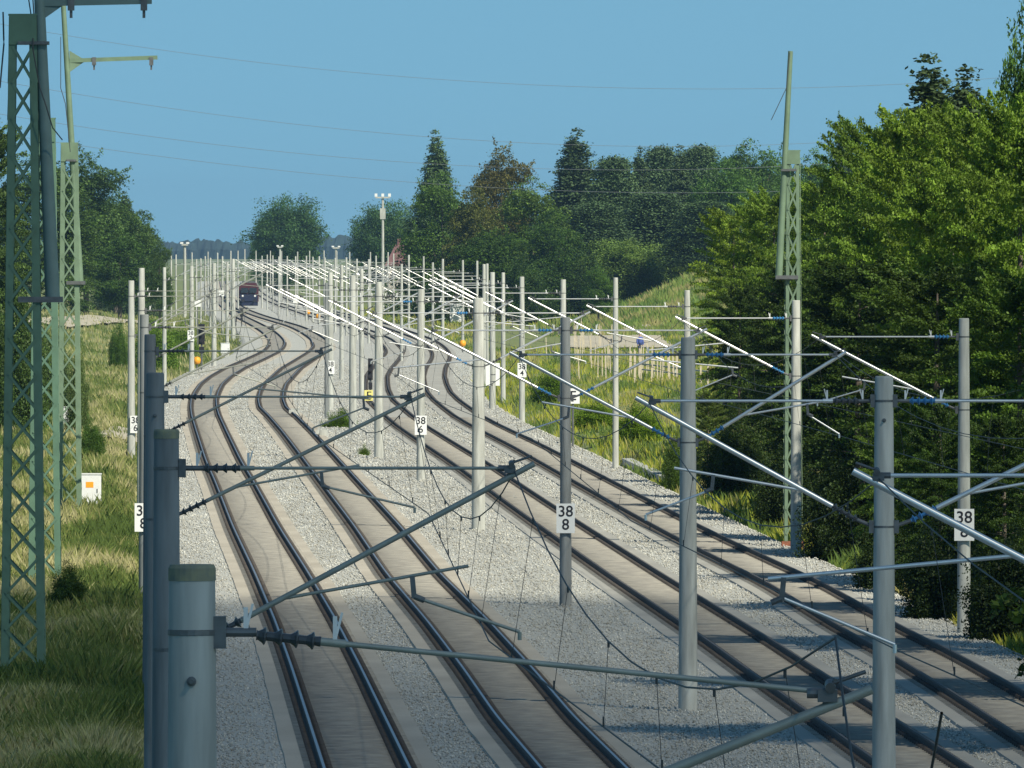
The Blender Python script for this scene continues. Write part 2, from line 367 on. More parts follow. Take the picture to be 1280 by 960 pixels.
# ------------------------------------------------------------------ grass and weeds
def blades(n, sampler, hmin, hmax, palette, wid, name, label):
    X, Y = sampler(n); n = len(X)
    z = np.array([hgt(x, y) for x, y in zip(X, Y)])
    hh = rng.uniform(hmin, hmax, n) * (.6 + .8 * np.array([noise.noise(Vector((x * .5, y * .12, 9))) + .5 for x, y in zip(X, Y)]).clip(0, 1.2))
    ww = wid * np.clip(Y / 300, .8, 5)
    th = rng.uniform(-.9, .9, n); lean = rng.normal(0, .28, (n, 2)) * hh[:, None]
    dx = np.cos(th) * ww; dy = np.sin(th) * ww
    b = np.stack([X, Y, z - .05], 1)
    V = np.stack([b - np.stack([dx, dy, 0 * dx], 1), b + np.stack([dx, dy, 0 * dx], 1),
                  b + np.stack([lean[:, 0] * .4 + dx * .8, lean[:, 1] * .4, hh * .6], 1),
                  b + np.stack([lean[:, 0], lean[:, 1], hh], 1)], 1)
    nz = np.array([noise.noise(Vector((x * .35, y * .05, 1))) for x, y in zip(X, Y)]) * 1.6 + .5 + rng.normal(0, .22, n)
    pal = np.array(palette); k = np.clip(nz, 0, .999) * (len(pal) - 1); i = k.astype(int); fr = (k - i)[:, None]
    col = pal[i] * (1 - fr) + pal[np.minimum(i + 1, len(pal) - 1)] * fr
    col *= rng.uniform(.75, 1.25, (n, 1))
    structure(name, np_mesh(name, V.reshape(-1, 3), 4, M_BLADE, np.repeat(col, 4, 0)), 'stuff', label)
def left_s(n):
    py = rng.uniform(396, 1010, n); Y = H * F / (py - HY); xl = np.array([tx(0, y) for y in Y]) - 3.35
    u = rng.uniform(0, 1, n) ** .9; x0 = np.minimum(-.046 * Y, xl - 3)
    return x0 + u * (xl - x0), Y
def right_s(n):
    py = rng.uniform(385, 860, n); Y = H * F / (py - HY); xr = np.array([tx(3, y) for y in Y]) + 2.8
    u = rng.uniform(0, 1, n); x1 = np.maximum(np.minimum(.047 * Y, xr + 26), xr + 4)
    X = xr + u * (x1 - xr); k = ~((Y > 1180) & (Y < 1480) & (X > -2) & (X < 15))
    return X[k], Y[k]
GP = [(.09, .135, .035), (.14, .19, .05), (.21, .235, .075), (.33, .33, .13), (.46, .42, .23)]
blades(170000, left_s, .22, .6, GP, .011, 'long_grass', 'long green and straw coloured grass on the bank by the lattice masts')
YP = [(.09, .145, .035), (.15, .205, .04), (.25, .29, .04), (.38, .385, .04), (.34, .31, .12)]
blades(130000, right_s, .2, .55, YP, .012, 'verge_grass', 'green and yellow flowering verge right of the tracks')

def mound_s(n):
    Y = rng.uniform(1330, 1750, n); X = rng.normal(26, 12, n); k = (X > 3) & (X < .05 * Y); return X[k], Y[k]
blades(36000, mound_s, .3, .9, [(.11, .18, .04), (.16, .23, .055), (.22, .27, .07), (.30, .28, .12)], .02, 'mound_grass', 'rough green and brown grass on the meadow mound')
# sandy patches
def patch(name, x0, x1, y0, y1, dz=.06, n=14, lab=None):
    vs = []; fs = []
    for j in range(n + 1):
        for i in range(n + 1):
            x = x0 + (x1 - x0) * i / n; y = y0 + (y1 - y0) * j / n
            e = .12 * noise.noise(Vector((x, y * .05, 5)))
            x += (x1 - x0) * e * (1 if 0 < i < n else .6); vs.append((x, y, hgt(x, y) + dz))
    for j in range(n):
        for i in range(n): fs.append((j * (n + 1) + i, j * (n + 1) + i + 1, (j + 1) * (n + 1) + i + 1, (j + 1) * (n + 1) + i))
    me = bpy.data.meshes.new(name); me.from_pydata(vs, [], fs); me.materials.append(M_SAND); structure(name, me)
patch('sandy_path', 5, 15.5, 1190, 1400, .12, 24)
patch('dirt_road', -50.5, -44.5, 1290, 1540, .3, 20)
patch('path', -20.5, -17.6, 615, 655, .30)

# ------------------------------------------------------------------ foliage
def leaf_quads(C, size, flat=.5, aspect=.62):
    n = len(C); nrm_ = rng.normal(size=(n, 3)); nrm_[:, 2] = np.abs(nrm_[:, 2]) + flat; nrm_ /= np.linalg.norm(nrm_, axis=1)[:, None]
    t = np.cross(nrm_, rng.normal(size=(n, 3))); t /= np.linalg.norm(t, axis=1)[:, None]; b = np.cross(nrm_, t)
    s = (size * rng.uniform(.6, 1.3, n))[:, None]
    return np.stack([C + t * s, C + b * s * aspect, C - t * s, C - b * s * aspect], 1)
def tree_mesh(kind, seed, nclus, per, leaf):
    """unit tree: height 1 scaled by 10 m; returns crown and trunk meshes (10 m tall, ~7 m wide)"""
    r = np.random.default_rng(seed)
    lobes = []
    if kind == 'broad':
        for i in range(26):
            a = r.uniform(0, 2 * PI); zz = r.uniform(2.0, 8.5); rad = r.uniform(.3, 1.0) * 2.5 * math.sqrt(max(.1, 1 - ((zz - 4.9) / 5.) ** 2))
            lobes.append((rad * math.cos(a), rad * math.sin(a), zz, r.uniform(.7, 1.25), r.uniform(.55, .95)))
        lobes.append((0, 0, 8.6, 1.25, 1.3)); lobes.append((0, 0, 5, 1.9, 2.2))
    C = []; tone = []
    if kind == 'layer':
        for k in range(nclus):
            u = r.uniform(0, 1); z0 = .8 + 8.3 * u
            Rz = 3.4 * (1 - max(0, (z0 - 4.2) / 5.7) ** 2.5) ** .62 * r.uniform(.5, 1.12) * (.8 if z0 < 2 else 1)
            a = r.uniform(0, 2 * PI); rise = (z0 - 3.0) * .11 + r.normal(0, .08)
            t = r.uniform(.38, 1.0, per) ** .8; wid_ = (.16 + .42 * (1 - t) * 1.3) * (.5 + .28 * Rz); lat = r.normal(0, 1, per) * wid_ * .55
            rad = t * Rz; zz = z0 + rise * rad + .10 * rad - .075 * rad ** 2 - .14 * np.abs(lat) + r.normal(0, .045, per)
            q = np.stack([rad * math.cos(a) - lat * math.sin(a), rad * math.sin(a) + lat * math.cos(a), zz], 1)
            C.append(q); tone.append(np.full(per, r.uniform(.6, 1.35)))
        for k in range(26):
            a = r.uniform(0, 2 * PI); z0 = r.uniform(6.0, 8.4); t = r.uniform(0, 1, 70); dl = r.uniform(.6, 1.9); L_ = r.uniform(.6, 1.35)
            q = np.stack([(.3 + dl * t) * math.cos(a), (.3 + dl * t) * math.sin(a), z0 + L_ * t], 1) + r.normal(0, 1, (70, 3)) * (.16 * (1.15 - t))[:, None]
            q[:, 2] = np.minimum(q[:, 2], 10); C.append(q); tone.append(np.full(70, r.uniform(.8, 1.3)))
    if kind == 'broad':
        wts = np.array([l[3] ** 2 for l in lobes]); wts /= wts.sum()
        for k in range(nclus):
            l = lobes[r.choice(len(lobes), p=wts)]
            d = r.normal(size=3); d /= np.linalg.norm(d); rr = r.uniform(.75, 1.08)
            c = np.array([l[0] + d[0] * l[3] * rr, l[1] + d[1] * l[3] * rr, max(.5, l[2] + d[2] * l[4] * rr)])
            R = r.uniform(.22, .55); a = r.uniform(0, 2 * PI)
            q = r.normal(size=(per, 3)) * (R * .75, R * .75, R * .20)
            q[:, 2] -= .35 * (q[:, 0] ** 2 + q[:, 1] ** 2) / R
            C.append(c + q); tone.append(np.full(per, r.uniform(.6, 1.35)))
        for k in range(30):         # sprigs breaking the outline
            l = lobes[r.choice(len(lobes))]; d = r.normal(size=3); d[2] = abs(d[2]) * 1.2; d /= np.linalg.norm(d)
            t = r.uniform(.9, 1.55, per); q = np.array(l[:3]) + d * (t * l[3])[:, None] + r.normal(0, .09, (per, 3))
            C.append(q); tone.append(np.full(per, r.uniform(.8, 1.3)))
    elif kind == 'round':
        for k in range(nclus):
            d = r.normal(size=3); d /= np.linalg.norm(d); rr = r.uniform(.45, 1) * (1 + .30 * noise.noise(Vector(d * 2.6) + Vector((seed, 0, 0))) * 1.6)
            c = np.array([d[0] * 4.0 * rr, d[1] * 4.0 * rr, 5.3 + d[2] * 4.4 * rr]); q = r.normal(size=(per, 3)) * (.42, .42, .26)
            C.append(c + q); tone.append(np.full(per, r.uniform(.62, 1.35)))
    elif kind == 'bush':
        for k in range(nclus):
            d = r.normal(size=3); d /= np.linalg.norm(d); d[2] = abs(d[2]); rr = r.uniform(.35, 1) * (1 + .35 * noise.noise(Vector(d * 2.2)) * 1.5)
            c = np.array([d[0] * 4.6 * rr, d[1] * 4.6 * rr, .6 + d[2] * 8.6 * rr]); q = r.normal(size=(per, 3)) * (.5, .5, .42)
            C.append(c + q); tone.append(np.full(per, r.uniform(.7, 1.3)))
    elif kind == 'spruce':
        for k in range(nclus):
            z = 10 * (1 - r.uniform(0, 1) ** .52) * .98 + .2; z = round(z * 3.4) / 3.4 + r.normal(0, .07)
            R = ((10 - z) / 10) ** 1.0 * 2.5 * r.uniform(.45, 1.15) + .10; a = r.uniform(0, 2 * PI); t = r.uniform(.1, 1, per) ** .7
            q = np.stack([R * t * math.cos(a), R * t * math.sin(a), z - t * t * R * .30 + .1 * t], 1) + r.normal(0, 1, (per, 3)) * (.10, .10, .07)
            C.append(q); tone.append(np.full(per, r.uniform(.7, 1.25)))
    elif kind == 'pine':
        for k in range(nclus):
            z = r.uniform(2.0, 9.6); R = 2.5 * max(.02, 1 - (z / 9.9) ** 1.7) ** .8 * r.uniform(.25, 1.15); a = r.uniform(0, 2 * PI)
            c = np.array([R * math.cos(a), R * math.sin(a), z]); q = r.normal(size=(per, 3)) * (.38, .38, .16)
            C.append(c + q); tone.append(np.full(per, r.uniform(.65, 1.3)))
    C = np.concatenate(C); tone = np.concatenate(tone)
    V = leaf_quads(C, leaf, .6 if kind != 'spruce' else .2)
    base = {'round': (.085, .135, .035), 'layer': (.085, .135, .030), 'broad': (.085, .135, .030), 'bush': (.10, .15, .04), 'spruce': (.042, .064, .030), 'pine': (.048, .076, .036)}[kind]
    col = np.array(base)[None] * (tone * rng.uniform(.75, 1.3, len(C)))[:, None]
    crown = np_mesh(kind + '_crown', V.reshape(-1, 3), 4, M_LEAF if kind in ('broad', 'bush', 'layer', 'round') else M_NEED, np.repeat(col, 4, 0))
    mb = MB()
    if kind == 'bush':
        for k in range(9):
            a = r.uniform(0, 2 * PI); mb.tube((0, 0, -.5), (2.2 * math.cos(a), 2.2 * math.sin(a), r.uniform(3, 6)), .12, .03, 6)
    else:
        top = 9.0 if kind not in ('broad',) else 8.0
        mb.tube((0, 0, -.5), (0.05, 0, top * .5), .22, .15, 9); mb.tube((0.05, 0, top * .5), (0, .05, top), .15, .03, 8)
        if kind == 'broad':
            for l in lobes[:14]: mb.tube((0, 0, max(1.2, l[2] * .55)), l[:3], .09, .025, 6)
        else:
            for k in range(14):
                z = r.uniform(2, 8.5); a = r.uniform(0, 2 * PI); R = 1.5 * (10 - z) / 8; mb.tube((0, 0, z), (R * math.cos(a), R * math.sin(a), z + .1), .04, .012, 5)
    return crown, mb.mesh(kind + '_trunk', M_BARK, True)
VAR = {'broad': [tree_mesh('broad', s, 900, 46, .085) for s in (1, 2, 3)],
       'fine': [tree_mesh('layer', s, 380, 230, .062) for s in (11, 12, 13, 14)],
       'bush': [tree_mesh('bush', s, 900, 60, .15) for s in (4, 5)],
       'round': [tree_mesh('round', s, 900, 60, .11) for s in (21, 22)],
       'spruce': [tree_mesh('spruce', s, 2000, 46, .060) for s in (6, 7)],
       'pine': [tree_mesh('pine', s, 1100, 60, .075) for s in (8, 9)]}
WID = {'round': 8.6, 'broad': 7.0, 'fine': 7.0, 'bush': 10.0, 'spruce': 4.2, 'pine': 4.8}
TN = {'round': 'broadleaf_tree', 'broad': 'broadleaf_tree', 'fine': 'broadleaf_tree', 'bush': 'bush', 'spruce': 'spruce_tree', 'pine': 'pine_tree'}
TCAT = {'round': 'tree', 'broad': 'tree', 'fine': 'tree', 'bush': 'bush', 'spruce': 'tree', 'pine': 'tree'}
_k = [0]
def tree(kind, px, ytop, Y, wpx, tint, label, group=None, dz=0, X=None):
    x = XX(px, Y) if X is None else X; zb = hgt(x, Y) - .1 + dz
    zt = H + (HY - ytop) * Y / F; h = zt - zb; wid = wpx * Y / F
    _k[0] += 1
    cr, tk = VAR[kind][_k[0] % len(VAR[kind])]
    o = thing(TN[kind], label, TCAT[kind], (x, Y, zb), random.uniform(0, 2 * PI), group)
    sc = (wid / WID[kind], wid / WID[kind], h / 10)
    c = link('crown', cr, o); c.scale = sc; c.color = (*tint, 1)
    t = link('trunk' if kind != 'bush' else 'stems', tk, o); t.scale = sc
    return o

G1 = 'trees of the wood beside the right-hand track'  # tints hold the light: sunlit tops brightened, shaded low trees darkened
for a in [
    ('fine', 918, 262, 640, 120, (1.96, 1.79, 0.90), 'light green broadleaf tree at the near end of the wood, beside the meadow mound'),
    ('fine', 968, 238, 600, 150, (1.55, 1.54, 0.90), 'leafy tree standing just behind the tall lattice mast'),
    ('fine', 1030, 222, 560, 170, (1.62, 1.60, 0.90), 'broadleaf tree in the wood directly right of the tall lattice mast'),
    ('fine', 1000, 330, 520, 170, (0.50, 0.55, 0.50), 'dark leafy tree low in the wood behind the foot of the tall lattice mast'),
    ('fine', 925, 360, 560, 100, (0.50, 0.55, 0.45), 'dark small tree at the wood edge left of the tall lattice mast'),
    ('fine', 1085, 152, 500, 190, (1.35, 1.38, 0.90), 'broadleaf tree with ragged top left of the dark spruce spire'),
    ('spruce', 1163, 84, 520, 330, (1.2, 1.25, 1.0), 'spruce with a narrow spire showing above the leafy wood'),
    ('spruce', 1208, 93, 540, 300, (1.2, 1.25, 1.0), 'second spruce top of the wood, leaning close behind the first spire'),
    ('fine', 1150, 138, 450, 210, (1.82, 1.77, 0.90), 'tall bright leafy tree in front of the spruce spires'),
    ('fine', 1215, 138, 430, 230, (1.69, 1.66, 0.90), 'tall leafy tree between the spruces and the frame edge tree'),
    ('broad', 1290, -5, 440, 130, (0.75, 0.95, 0.75), 'tallest thin-leaved tree of the wood, at the right edge of the photo'),
    ('fine', 1275, 120, 400, 230, (1.69, 1.69, 0.90), 'broad bright tree under the tallest thin-leaved tree'),
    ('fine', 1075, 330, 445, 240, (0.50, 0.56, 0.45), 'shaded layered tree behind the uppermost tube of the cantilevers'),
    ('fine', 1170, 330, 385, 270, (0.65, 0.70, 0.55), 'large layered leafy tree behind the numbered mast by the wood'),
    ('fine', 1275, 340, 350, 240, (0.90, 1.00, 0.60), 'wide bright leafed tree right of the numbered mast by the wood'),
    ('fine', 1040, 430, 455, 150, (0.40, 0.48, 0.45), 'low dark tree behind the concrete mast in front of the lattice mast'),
    ]: tree(*a, group=G1)
for a in [('fine', 1110, 190, 470, 200, (1.49, 1.54, 0.90), 'bright green leafy tree filling the wood left below the spruce spire'),
    ('fine', 1190, 215, 405, 200, (1.62, 1.64, 0.90), 'bright green leafy tree low in front of both spruce tops'),
    ('broad', 1262, 60, 455, 120, (.8, 1.0, .8), 'loose leafed tree crown left of the tallest thin leaved tree')]: tree(*a, group=G1)
G2 = 'bushes along the edge of the wood'  # most tints here darken bushes for understory shade; sunlit ones stay bright
for a in [
    ('fine', 1112, 500, 352, 100, (1.25, 1.3, .9), 'sunlit leafy bush just left of the thick foreground concrete mast'),
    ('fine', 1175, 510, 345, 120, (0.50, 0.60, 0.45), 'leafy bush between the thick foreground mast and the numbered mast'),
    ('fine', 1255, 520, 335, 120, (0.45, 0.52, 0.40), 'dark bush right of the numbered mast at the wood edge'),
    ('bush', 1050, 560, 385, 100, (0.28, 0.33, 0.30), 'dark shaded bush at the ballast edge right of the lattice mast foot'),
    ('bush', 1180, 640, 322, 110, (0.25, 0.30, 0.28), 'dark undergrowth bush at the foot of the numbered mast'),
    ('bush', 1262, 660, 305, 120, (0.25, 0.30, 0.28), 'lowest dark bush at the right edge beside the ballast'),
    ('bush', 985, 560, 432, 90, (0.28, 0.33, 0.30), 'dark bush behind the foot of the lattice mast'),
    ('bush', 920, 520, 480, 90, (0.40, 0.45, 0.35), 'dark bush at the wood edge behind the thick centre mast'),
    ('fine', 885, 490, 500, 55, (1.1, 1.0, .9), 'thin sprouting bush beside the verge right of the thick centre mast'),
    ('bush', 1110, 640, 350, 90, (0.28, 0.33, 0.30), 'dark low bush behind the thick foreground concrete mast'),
    ]: tree(*a, group=G2)
G3 = 'trees on the left bank'
for a in [
    ('fine', -25, 150, 820, 150, (.85, .9, .9), 'large tree cut by the left frame edge behind the lattice masts'),
    ('broad', 45, 188, 1450, 170, (.8, .9, .9), 'dense dark tree behind the front lattice masts'),
    ('broad', 108, 188, 1600, 130, (.8, .9, .95), 'tall round tree right of the sunlit green lattice mast'),
    ('fine', 80, 240, 1550, 100, (.85, .95, .9), 'mid green tree low behind the sunlit green lattice mast'),
    ('broad', 145, 232, 1650, 105, (.85, .95, .95), 'leafy tree on the left bank between the round tree and the spruce'),
    ('spruce', 156, 244, 1700, 90, (1.4, 1.5, 1.4), 'dark spruce top poking out of the left bank trees'),
    ('broad', 178, 262, 1700, 75, (.8, .9, .9), 'drooping tree at the right end of the left bank wood'),
    ('broad', 150, 285, 1580, 90, (.8, .95, .9), 'low green tree in front of the left bank spruce'),
    ('broad', 200, 298, 1500, 40, (.8, .9, 1.), 'small last tree of the left bank wood above the far masts'),
    ('bush', 65, 395, 700, 50, (.9, .95, 1.2), 'grey green bush behind the lattice masts on the bank'),
    ('bush', 20, 360, 640, 90, (.7, .8, .7), 'dark bush at the left frame edge behind the front lattice mast'),
    ('bush', 98, 428, 640, 30, (1.0, 1.0, 1.1), 'pale bush beside the dirt road on the bank'),
    ('bush', 148, 405, 1000, 26, (.8, 1.0, .6), 'round green bush next to the left mast row'),
    ('bush', 115, 522, 560, 34, (.75, .95, .6), 'low green weeds bush by the bank path'),
    ('bush', 195, 400, 980, 60, (1.3, 1.5, .7), 'light green shrub between the left masts and the curve'),
    ('bush', 225, 405, 1080, 46, (1.3, 1.5, .7), 'light green shrub behind the 38 2 sign mast'),
    ('bush', 85, 705, 330, 52, (.5, .65, .5), 'dark green weed clump between the lattice mast feet'),
    ]: tree(*a, group=G3)
G4 = 'trees of the background wood'
for a in [
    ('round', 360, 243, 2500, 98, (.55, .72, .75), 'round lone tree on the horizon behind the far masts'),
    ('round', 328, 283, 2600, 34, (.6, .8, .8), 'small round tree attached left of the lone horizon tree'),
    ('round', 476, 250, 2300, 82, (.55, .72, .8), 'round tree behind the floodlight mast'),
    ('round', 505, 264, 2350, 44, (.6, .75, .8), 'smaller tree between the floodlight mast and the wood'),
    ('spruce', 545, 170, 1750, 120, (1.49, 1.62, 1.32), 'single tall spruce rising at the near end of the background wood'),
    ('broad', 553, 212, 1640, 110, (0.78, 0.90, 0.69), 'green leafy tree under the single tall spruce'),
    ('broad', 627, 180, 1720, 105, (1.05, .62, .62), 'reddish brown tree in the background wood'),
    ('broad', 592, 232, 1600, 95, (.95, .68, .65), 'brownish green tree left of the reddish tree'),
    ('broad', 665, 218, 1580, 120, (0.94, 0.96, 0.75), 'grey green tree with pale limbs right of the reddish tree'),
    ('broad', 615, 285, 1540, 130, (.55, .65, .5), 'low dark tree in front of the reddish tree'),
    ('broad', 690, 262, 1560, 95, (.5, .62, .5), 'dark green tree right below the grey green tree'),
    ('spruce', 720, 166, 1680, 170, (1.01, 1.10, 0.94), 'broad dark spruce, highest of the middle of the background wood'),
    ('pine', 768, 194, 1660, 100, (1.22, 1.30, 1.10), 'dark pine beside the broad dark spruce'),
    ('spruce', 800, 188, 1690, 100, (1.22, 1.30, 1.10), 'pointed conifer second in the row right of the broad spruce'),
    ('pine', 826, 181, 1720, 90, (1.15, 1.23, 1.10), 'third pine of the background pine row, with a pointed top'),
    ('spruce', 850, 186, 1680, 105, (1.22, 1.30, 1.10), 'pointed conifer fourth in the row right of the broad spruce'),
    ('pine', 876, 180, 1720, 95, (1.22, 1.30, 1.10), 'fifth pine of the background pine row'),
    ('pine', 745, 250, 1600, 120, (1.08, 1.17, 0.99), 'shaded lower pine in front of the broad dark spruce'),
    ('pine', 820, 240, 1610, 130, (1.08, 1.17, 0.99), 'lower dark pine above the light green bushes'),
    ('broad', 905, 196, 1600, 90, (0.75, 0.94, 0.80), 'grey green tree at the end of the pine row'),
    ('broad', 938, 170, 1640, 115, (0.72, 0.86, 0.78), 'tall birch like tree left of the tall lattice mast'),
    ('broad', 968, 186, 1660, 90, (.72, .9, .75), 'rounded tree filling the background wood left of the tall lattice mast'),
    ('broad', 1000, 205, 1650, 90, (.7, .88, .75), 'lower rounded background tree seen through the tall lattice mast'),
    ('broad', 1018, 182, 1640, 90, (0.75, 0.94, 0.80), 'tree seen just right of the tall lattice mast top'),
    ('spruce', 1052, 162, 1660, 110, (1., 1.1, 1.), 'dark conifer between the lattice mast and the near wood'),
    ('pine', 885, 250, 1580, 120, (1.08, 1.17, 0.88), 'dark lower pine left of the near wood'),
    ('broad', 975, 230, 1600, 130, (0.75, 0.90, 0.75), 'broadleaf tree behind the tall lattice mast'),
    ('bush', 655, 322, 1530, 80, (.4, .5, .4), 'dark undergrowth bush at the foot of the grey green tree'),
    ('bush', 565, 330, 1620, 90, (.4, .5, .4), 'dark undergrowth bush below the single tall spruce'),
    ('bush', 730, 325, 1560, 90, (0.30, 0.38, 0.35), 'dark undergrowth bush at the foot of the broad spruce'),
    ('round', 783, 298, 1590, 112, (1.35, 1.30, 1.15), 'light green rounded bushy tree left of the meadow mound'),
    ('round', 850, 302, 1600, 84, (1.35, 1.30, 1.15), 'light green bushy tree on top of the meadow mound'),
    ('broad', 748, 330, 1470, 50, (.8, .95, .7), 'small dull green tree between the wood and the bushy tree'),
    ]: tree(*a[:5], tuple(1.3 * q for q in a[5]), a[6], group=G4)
for a in [
    ('bush', 425, 512, 665, 44, (1.05, 1.2, .5), 'green weedy bush growing in the ballast between the inner tracks'),
    ('bush', 455, 556, 575, 18, (1.0, 1.1, .5), 'tiny green weed at the foot of the centre mast'),
    ('bush', 843, 545, 500, 34, (.7, .8, .4), 'round olive shrub at the end of the yellow verge'),
    ('bush', 690, 462, 760, 60, (1.2, 1.35, .5), 'light green shrub beside the mast with two height signs'),
    ('bush', 800, 505, 620, 60, (1.5, 1.6, .4), 'yellow flowering shrub mass on the verge'),
    ('bush', 745, 500, 660, 60, (1.5, 1.6, .4), 'yellow green flowering shrub left of the verge mast'),
    ]: tree(*a)

for i, (x, y, h_) in enumerate([(13.5, 236, 15), (15.5, 262, 16), (17, 290, 17), (18.5, 318, 18), (20.5, 346, 19), (22, 378, 18), (24, 410, 18), (27, 445, 18)]):  # unseen trees past the right frame edge, added to shade the wood
    cr, tk = VAR['fine'][i % 4]; o = thing('broadleaf_tree', 'unseen tall leafy tree beyond the right frame edge, added to shade the wood', 'tree', (x, y, hgt(x, y)), i * 1.3, 'unseen trees added to shade the wood')
    for nm, me_ in (('crown', cr), ('trunk', tk)):
        c = link(nm, me_, o); c.scale = (1.25, 1.25, h_ / 10); c.color = (.8, .85, .7, 1)
# far forest ridge (one mass) behind everything
def ridge():
    n = 700; x = np.linspace(-640, 640, n); vs = []; fs = []
    for k, (Y, zb) in enumerate(((8800, 0), (9000, 3))):
        b = len(vs)
        for i in range(n):
            px = CX + x[i] * F / Y
            base = 303 + 6 * noise.noise(Vector((px * .01, k * 5, 0)))
            if 395 < px < 450: base -= 6
            top = H + (HY - base) * Y / F + 2.2 * noise.noise(Vector((x[i] * .12, k, 2))) + rng.uniform(-1.2, 1.5)
            vs += [(x[i], Y, -2), (x[i] + rng.uniform(-.5, .5), Y + rng.uniform(-3, 3), top * .6), (x[i], Y + 8, top), (x[i], Y + 60, -2)]
        for i in range(n - 1):
            for q in range(3): fs.append((b + i * 4 + q, b + (i + 1) * 4 + q, b + (i + 1) * 4 + q + 1, b + i * 4 + q + 1))
    me = bpy.data.meshes.new('far_forest'); me.from_pydata(vs, [], fs); me.materials.append(M_RIDGE); return me
structure('far_forest', ridge(), 'stuff', 'blue hazy forest ridge on the horizon')

# ------------------------------------------------------------------ catenary masts
_mc = {}
def pole_mesh(h, r0, r1, m):
    k = ('pole', round(h, 2), r0, r1, m.name)
    if k not in _mc:
        _mc[k] = MB().lathe([(r0, -.4), (r0, 0), (r0 * .6 + r1 * .4, h * .5), (r1, h - .03), (r1 * .92, h)], n=24).mesh('pole', m, False)
        me = _mc[k]; me.polygons.foreach_set('use_smooth', [len(p.vertices) == 4 for p in me.polygons])
    return _mc[k]
def band_mesh(rr, z):
    k = ('band', round(rr, 3), z)
    if k not in _mc: _mc[k] = MB().lathe([(rr - .01, z - .018), (rr, z - .014), (rr, z + .014), (rr - .01, z + .018)], n=20).mesh('clamp_band', M_FIT)
    return _mc[k]
def insulator(mb, a, b, n=4, r=.062):
    a = Vector(a); b = Vector(b); d = (b - a); L = d.length; d.normalize()
    prof = [(.03, 0)]
    for i in range(n):
        z = L * (i + .5) / n; prof += [(.026, z - .035), (r * .75, z - .012), (r, z), (r * .9, z + .006), (.026, z + .012)]
    prof.append((.03, L)); mb.lathe(prof, a, d, 10)
def cant(kind, s, L, blue, slim_dull, drop=0.):
    """meshes of one cantilever, side s, length L"""
    k = ('cant', kind, s, round(L, 2), blue, slim_dull, drop)
    if k in _mc: return _mc[k]
    zt, zb = 7.15, 5.38; out = []; T = M_TUBE_DULL if slim_dull else M_TUBE
    P = lambda x, z, y=0: Vector((s * x, y, z))
    zs = lambda x: zt - drop * (x - .2) / (L - .2)
    e = P(L, zt - .06 - drop); b0 = P(.2, zb); dirb = (e - b0).normalized(); far = e + dirb * .22
    mb = MB(); mb.tube(P(.12, zt), P(.36, zt), .026); mb.box(*sorted((s * .12, s * .19)), -.05, .05, zt - .09, zt + .09)
    out.append(('mast_bracket', mb.mesh('mast_bracket', M_FIT)))
    mb = MB()
    mb.tube(P(.14, zb), b0 + dirb * .2, .028); mb.box(*sorted((s * .14, s * .21)), -.05, .05, zb - .09, zb + .09)
    out.append(('mast_bracket', mb.mesh('mast_bracket', M_FIT)))
    mb = MB(); insulator(mb, P(.36, zs(.36)), P(.72, zs(.72)), 4, .052 if slim_dull else .062); out.append(('insulator', mb.mesh('insulator', M_INSB if blue else M_INSD)))
    mb = MB(); insulator(mb, b0 + dirb * .2, b0 + dirb * .62, 4); out.append(('insulator', mb.mesh('insulator', M_INSB if blue else M_INSD)))
    mb = MB(); mb.tube(P(.72, zs(.72)), P(.86, zs(.86)), .024 if slim_dull else .032); mb.tube(P(.8, zs(.8)), P(L - .05, zs(L - .05)), .016 if slim_dull else .020); out.append(('stay_tube', mb.mesh('stay_tube', T, True)))
    mb = MB(); mb.tube(b0 + dirb * .6, far, .029 if slim_dull else .037, n=14); out.append(('bracket_tube', mb.mesh('bracket_tube', T, True)))
    ze = zt - drop; mb = MB(); mb.box(*sorted((s * (L - .10), s * (L + .01))), -.04, .04, ze - .05, ze + .02); mb.tube(P(L - .16, ze - .0), P(L - .05, ze), .03)
    mb.tube(P(L - .03, ze + .05), P(L + .17, ze + .12), .012); mb.tube(P(L - .03, ze + .03, -.06), P(L - .03, ze + .05, .06), .03); mb.tube(P(L - .08, ze - .1), P(L - .0, ze + .08), .012)
    out.append(('wire_clamp', mb.mesh('wire_clamp', M_FIT)))
    for x in (.30, .80):
        mb = MB(); mb.box(*sorted((s * x - .012, s * x + .012)), -.012, .012, zs(x) + .01, zs(x) + .15); mb.bar(P(x, zs(x) + .012), P(x + .04, zs(x) + .17), .014, .014)
        out.append(('bird_guard', mb.mesh('bird_guard', M_SIGN)))
    if kind == 'A':
        a = b0 + dirb * 1.05; q = P(2.95, a.z + .32)
    else:
        a = b0 + dirb * 2.2; q = P(min(L + 1.0, 4.6), a.z - .22)
    mb = MB(); mb.tube(a, q, .017 if slim_dull else .021); out.append(('registration_tube', mb.mesh('registration_tube', T, True)))
    dx = q.x - s * (.55 if kind == 'A' else .15); t = (dx - a.x) / (q.x - a.x); hp = a + (q - a) * t
    mb = MB(); mb.bar(hp, hp + Vector((s * .02, 0, -.22)), .05, .05); mb.tube(hp + Vector((s * .02, 0, -.2)), hp + Vector((s * .12, 0, -.24)), .03)
    out.append(('drop_bracket', mb.mesh('drop_bracket', M_FIT)))
    end = P(L + .05 if kind == 'A' else L - .2, 5.55); mb = MB(); mb.tube(hp + Vector((0, 0, -.2)), end, .017); mb.tube(end, end + Vector((0, 0, -.08)), .02)
    out.append(('steady_arm', mb.mesh('steady_arm', T, True)))
    _mc[k] = out; return out
SGN = MB().box(-.24, .24, -.008, .008, -.385, .385).mesh('sign_plate', M_SIGN)
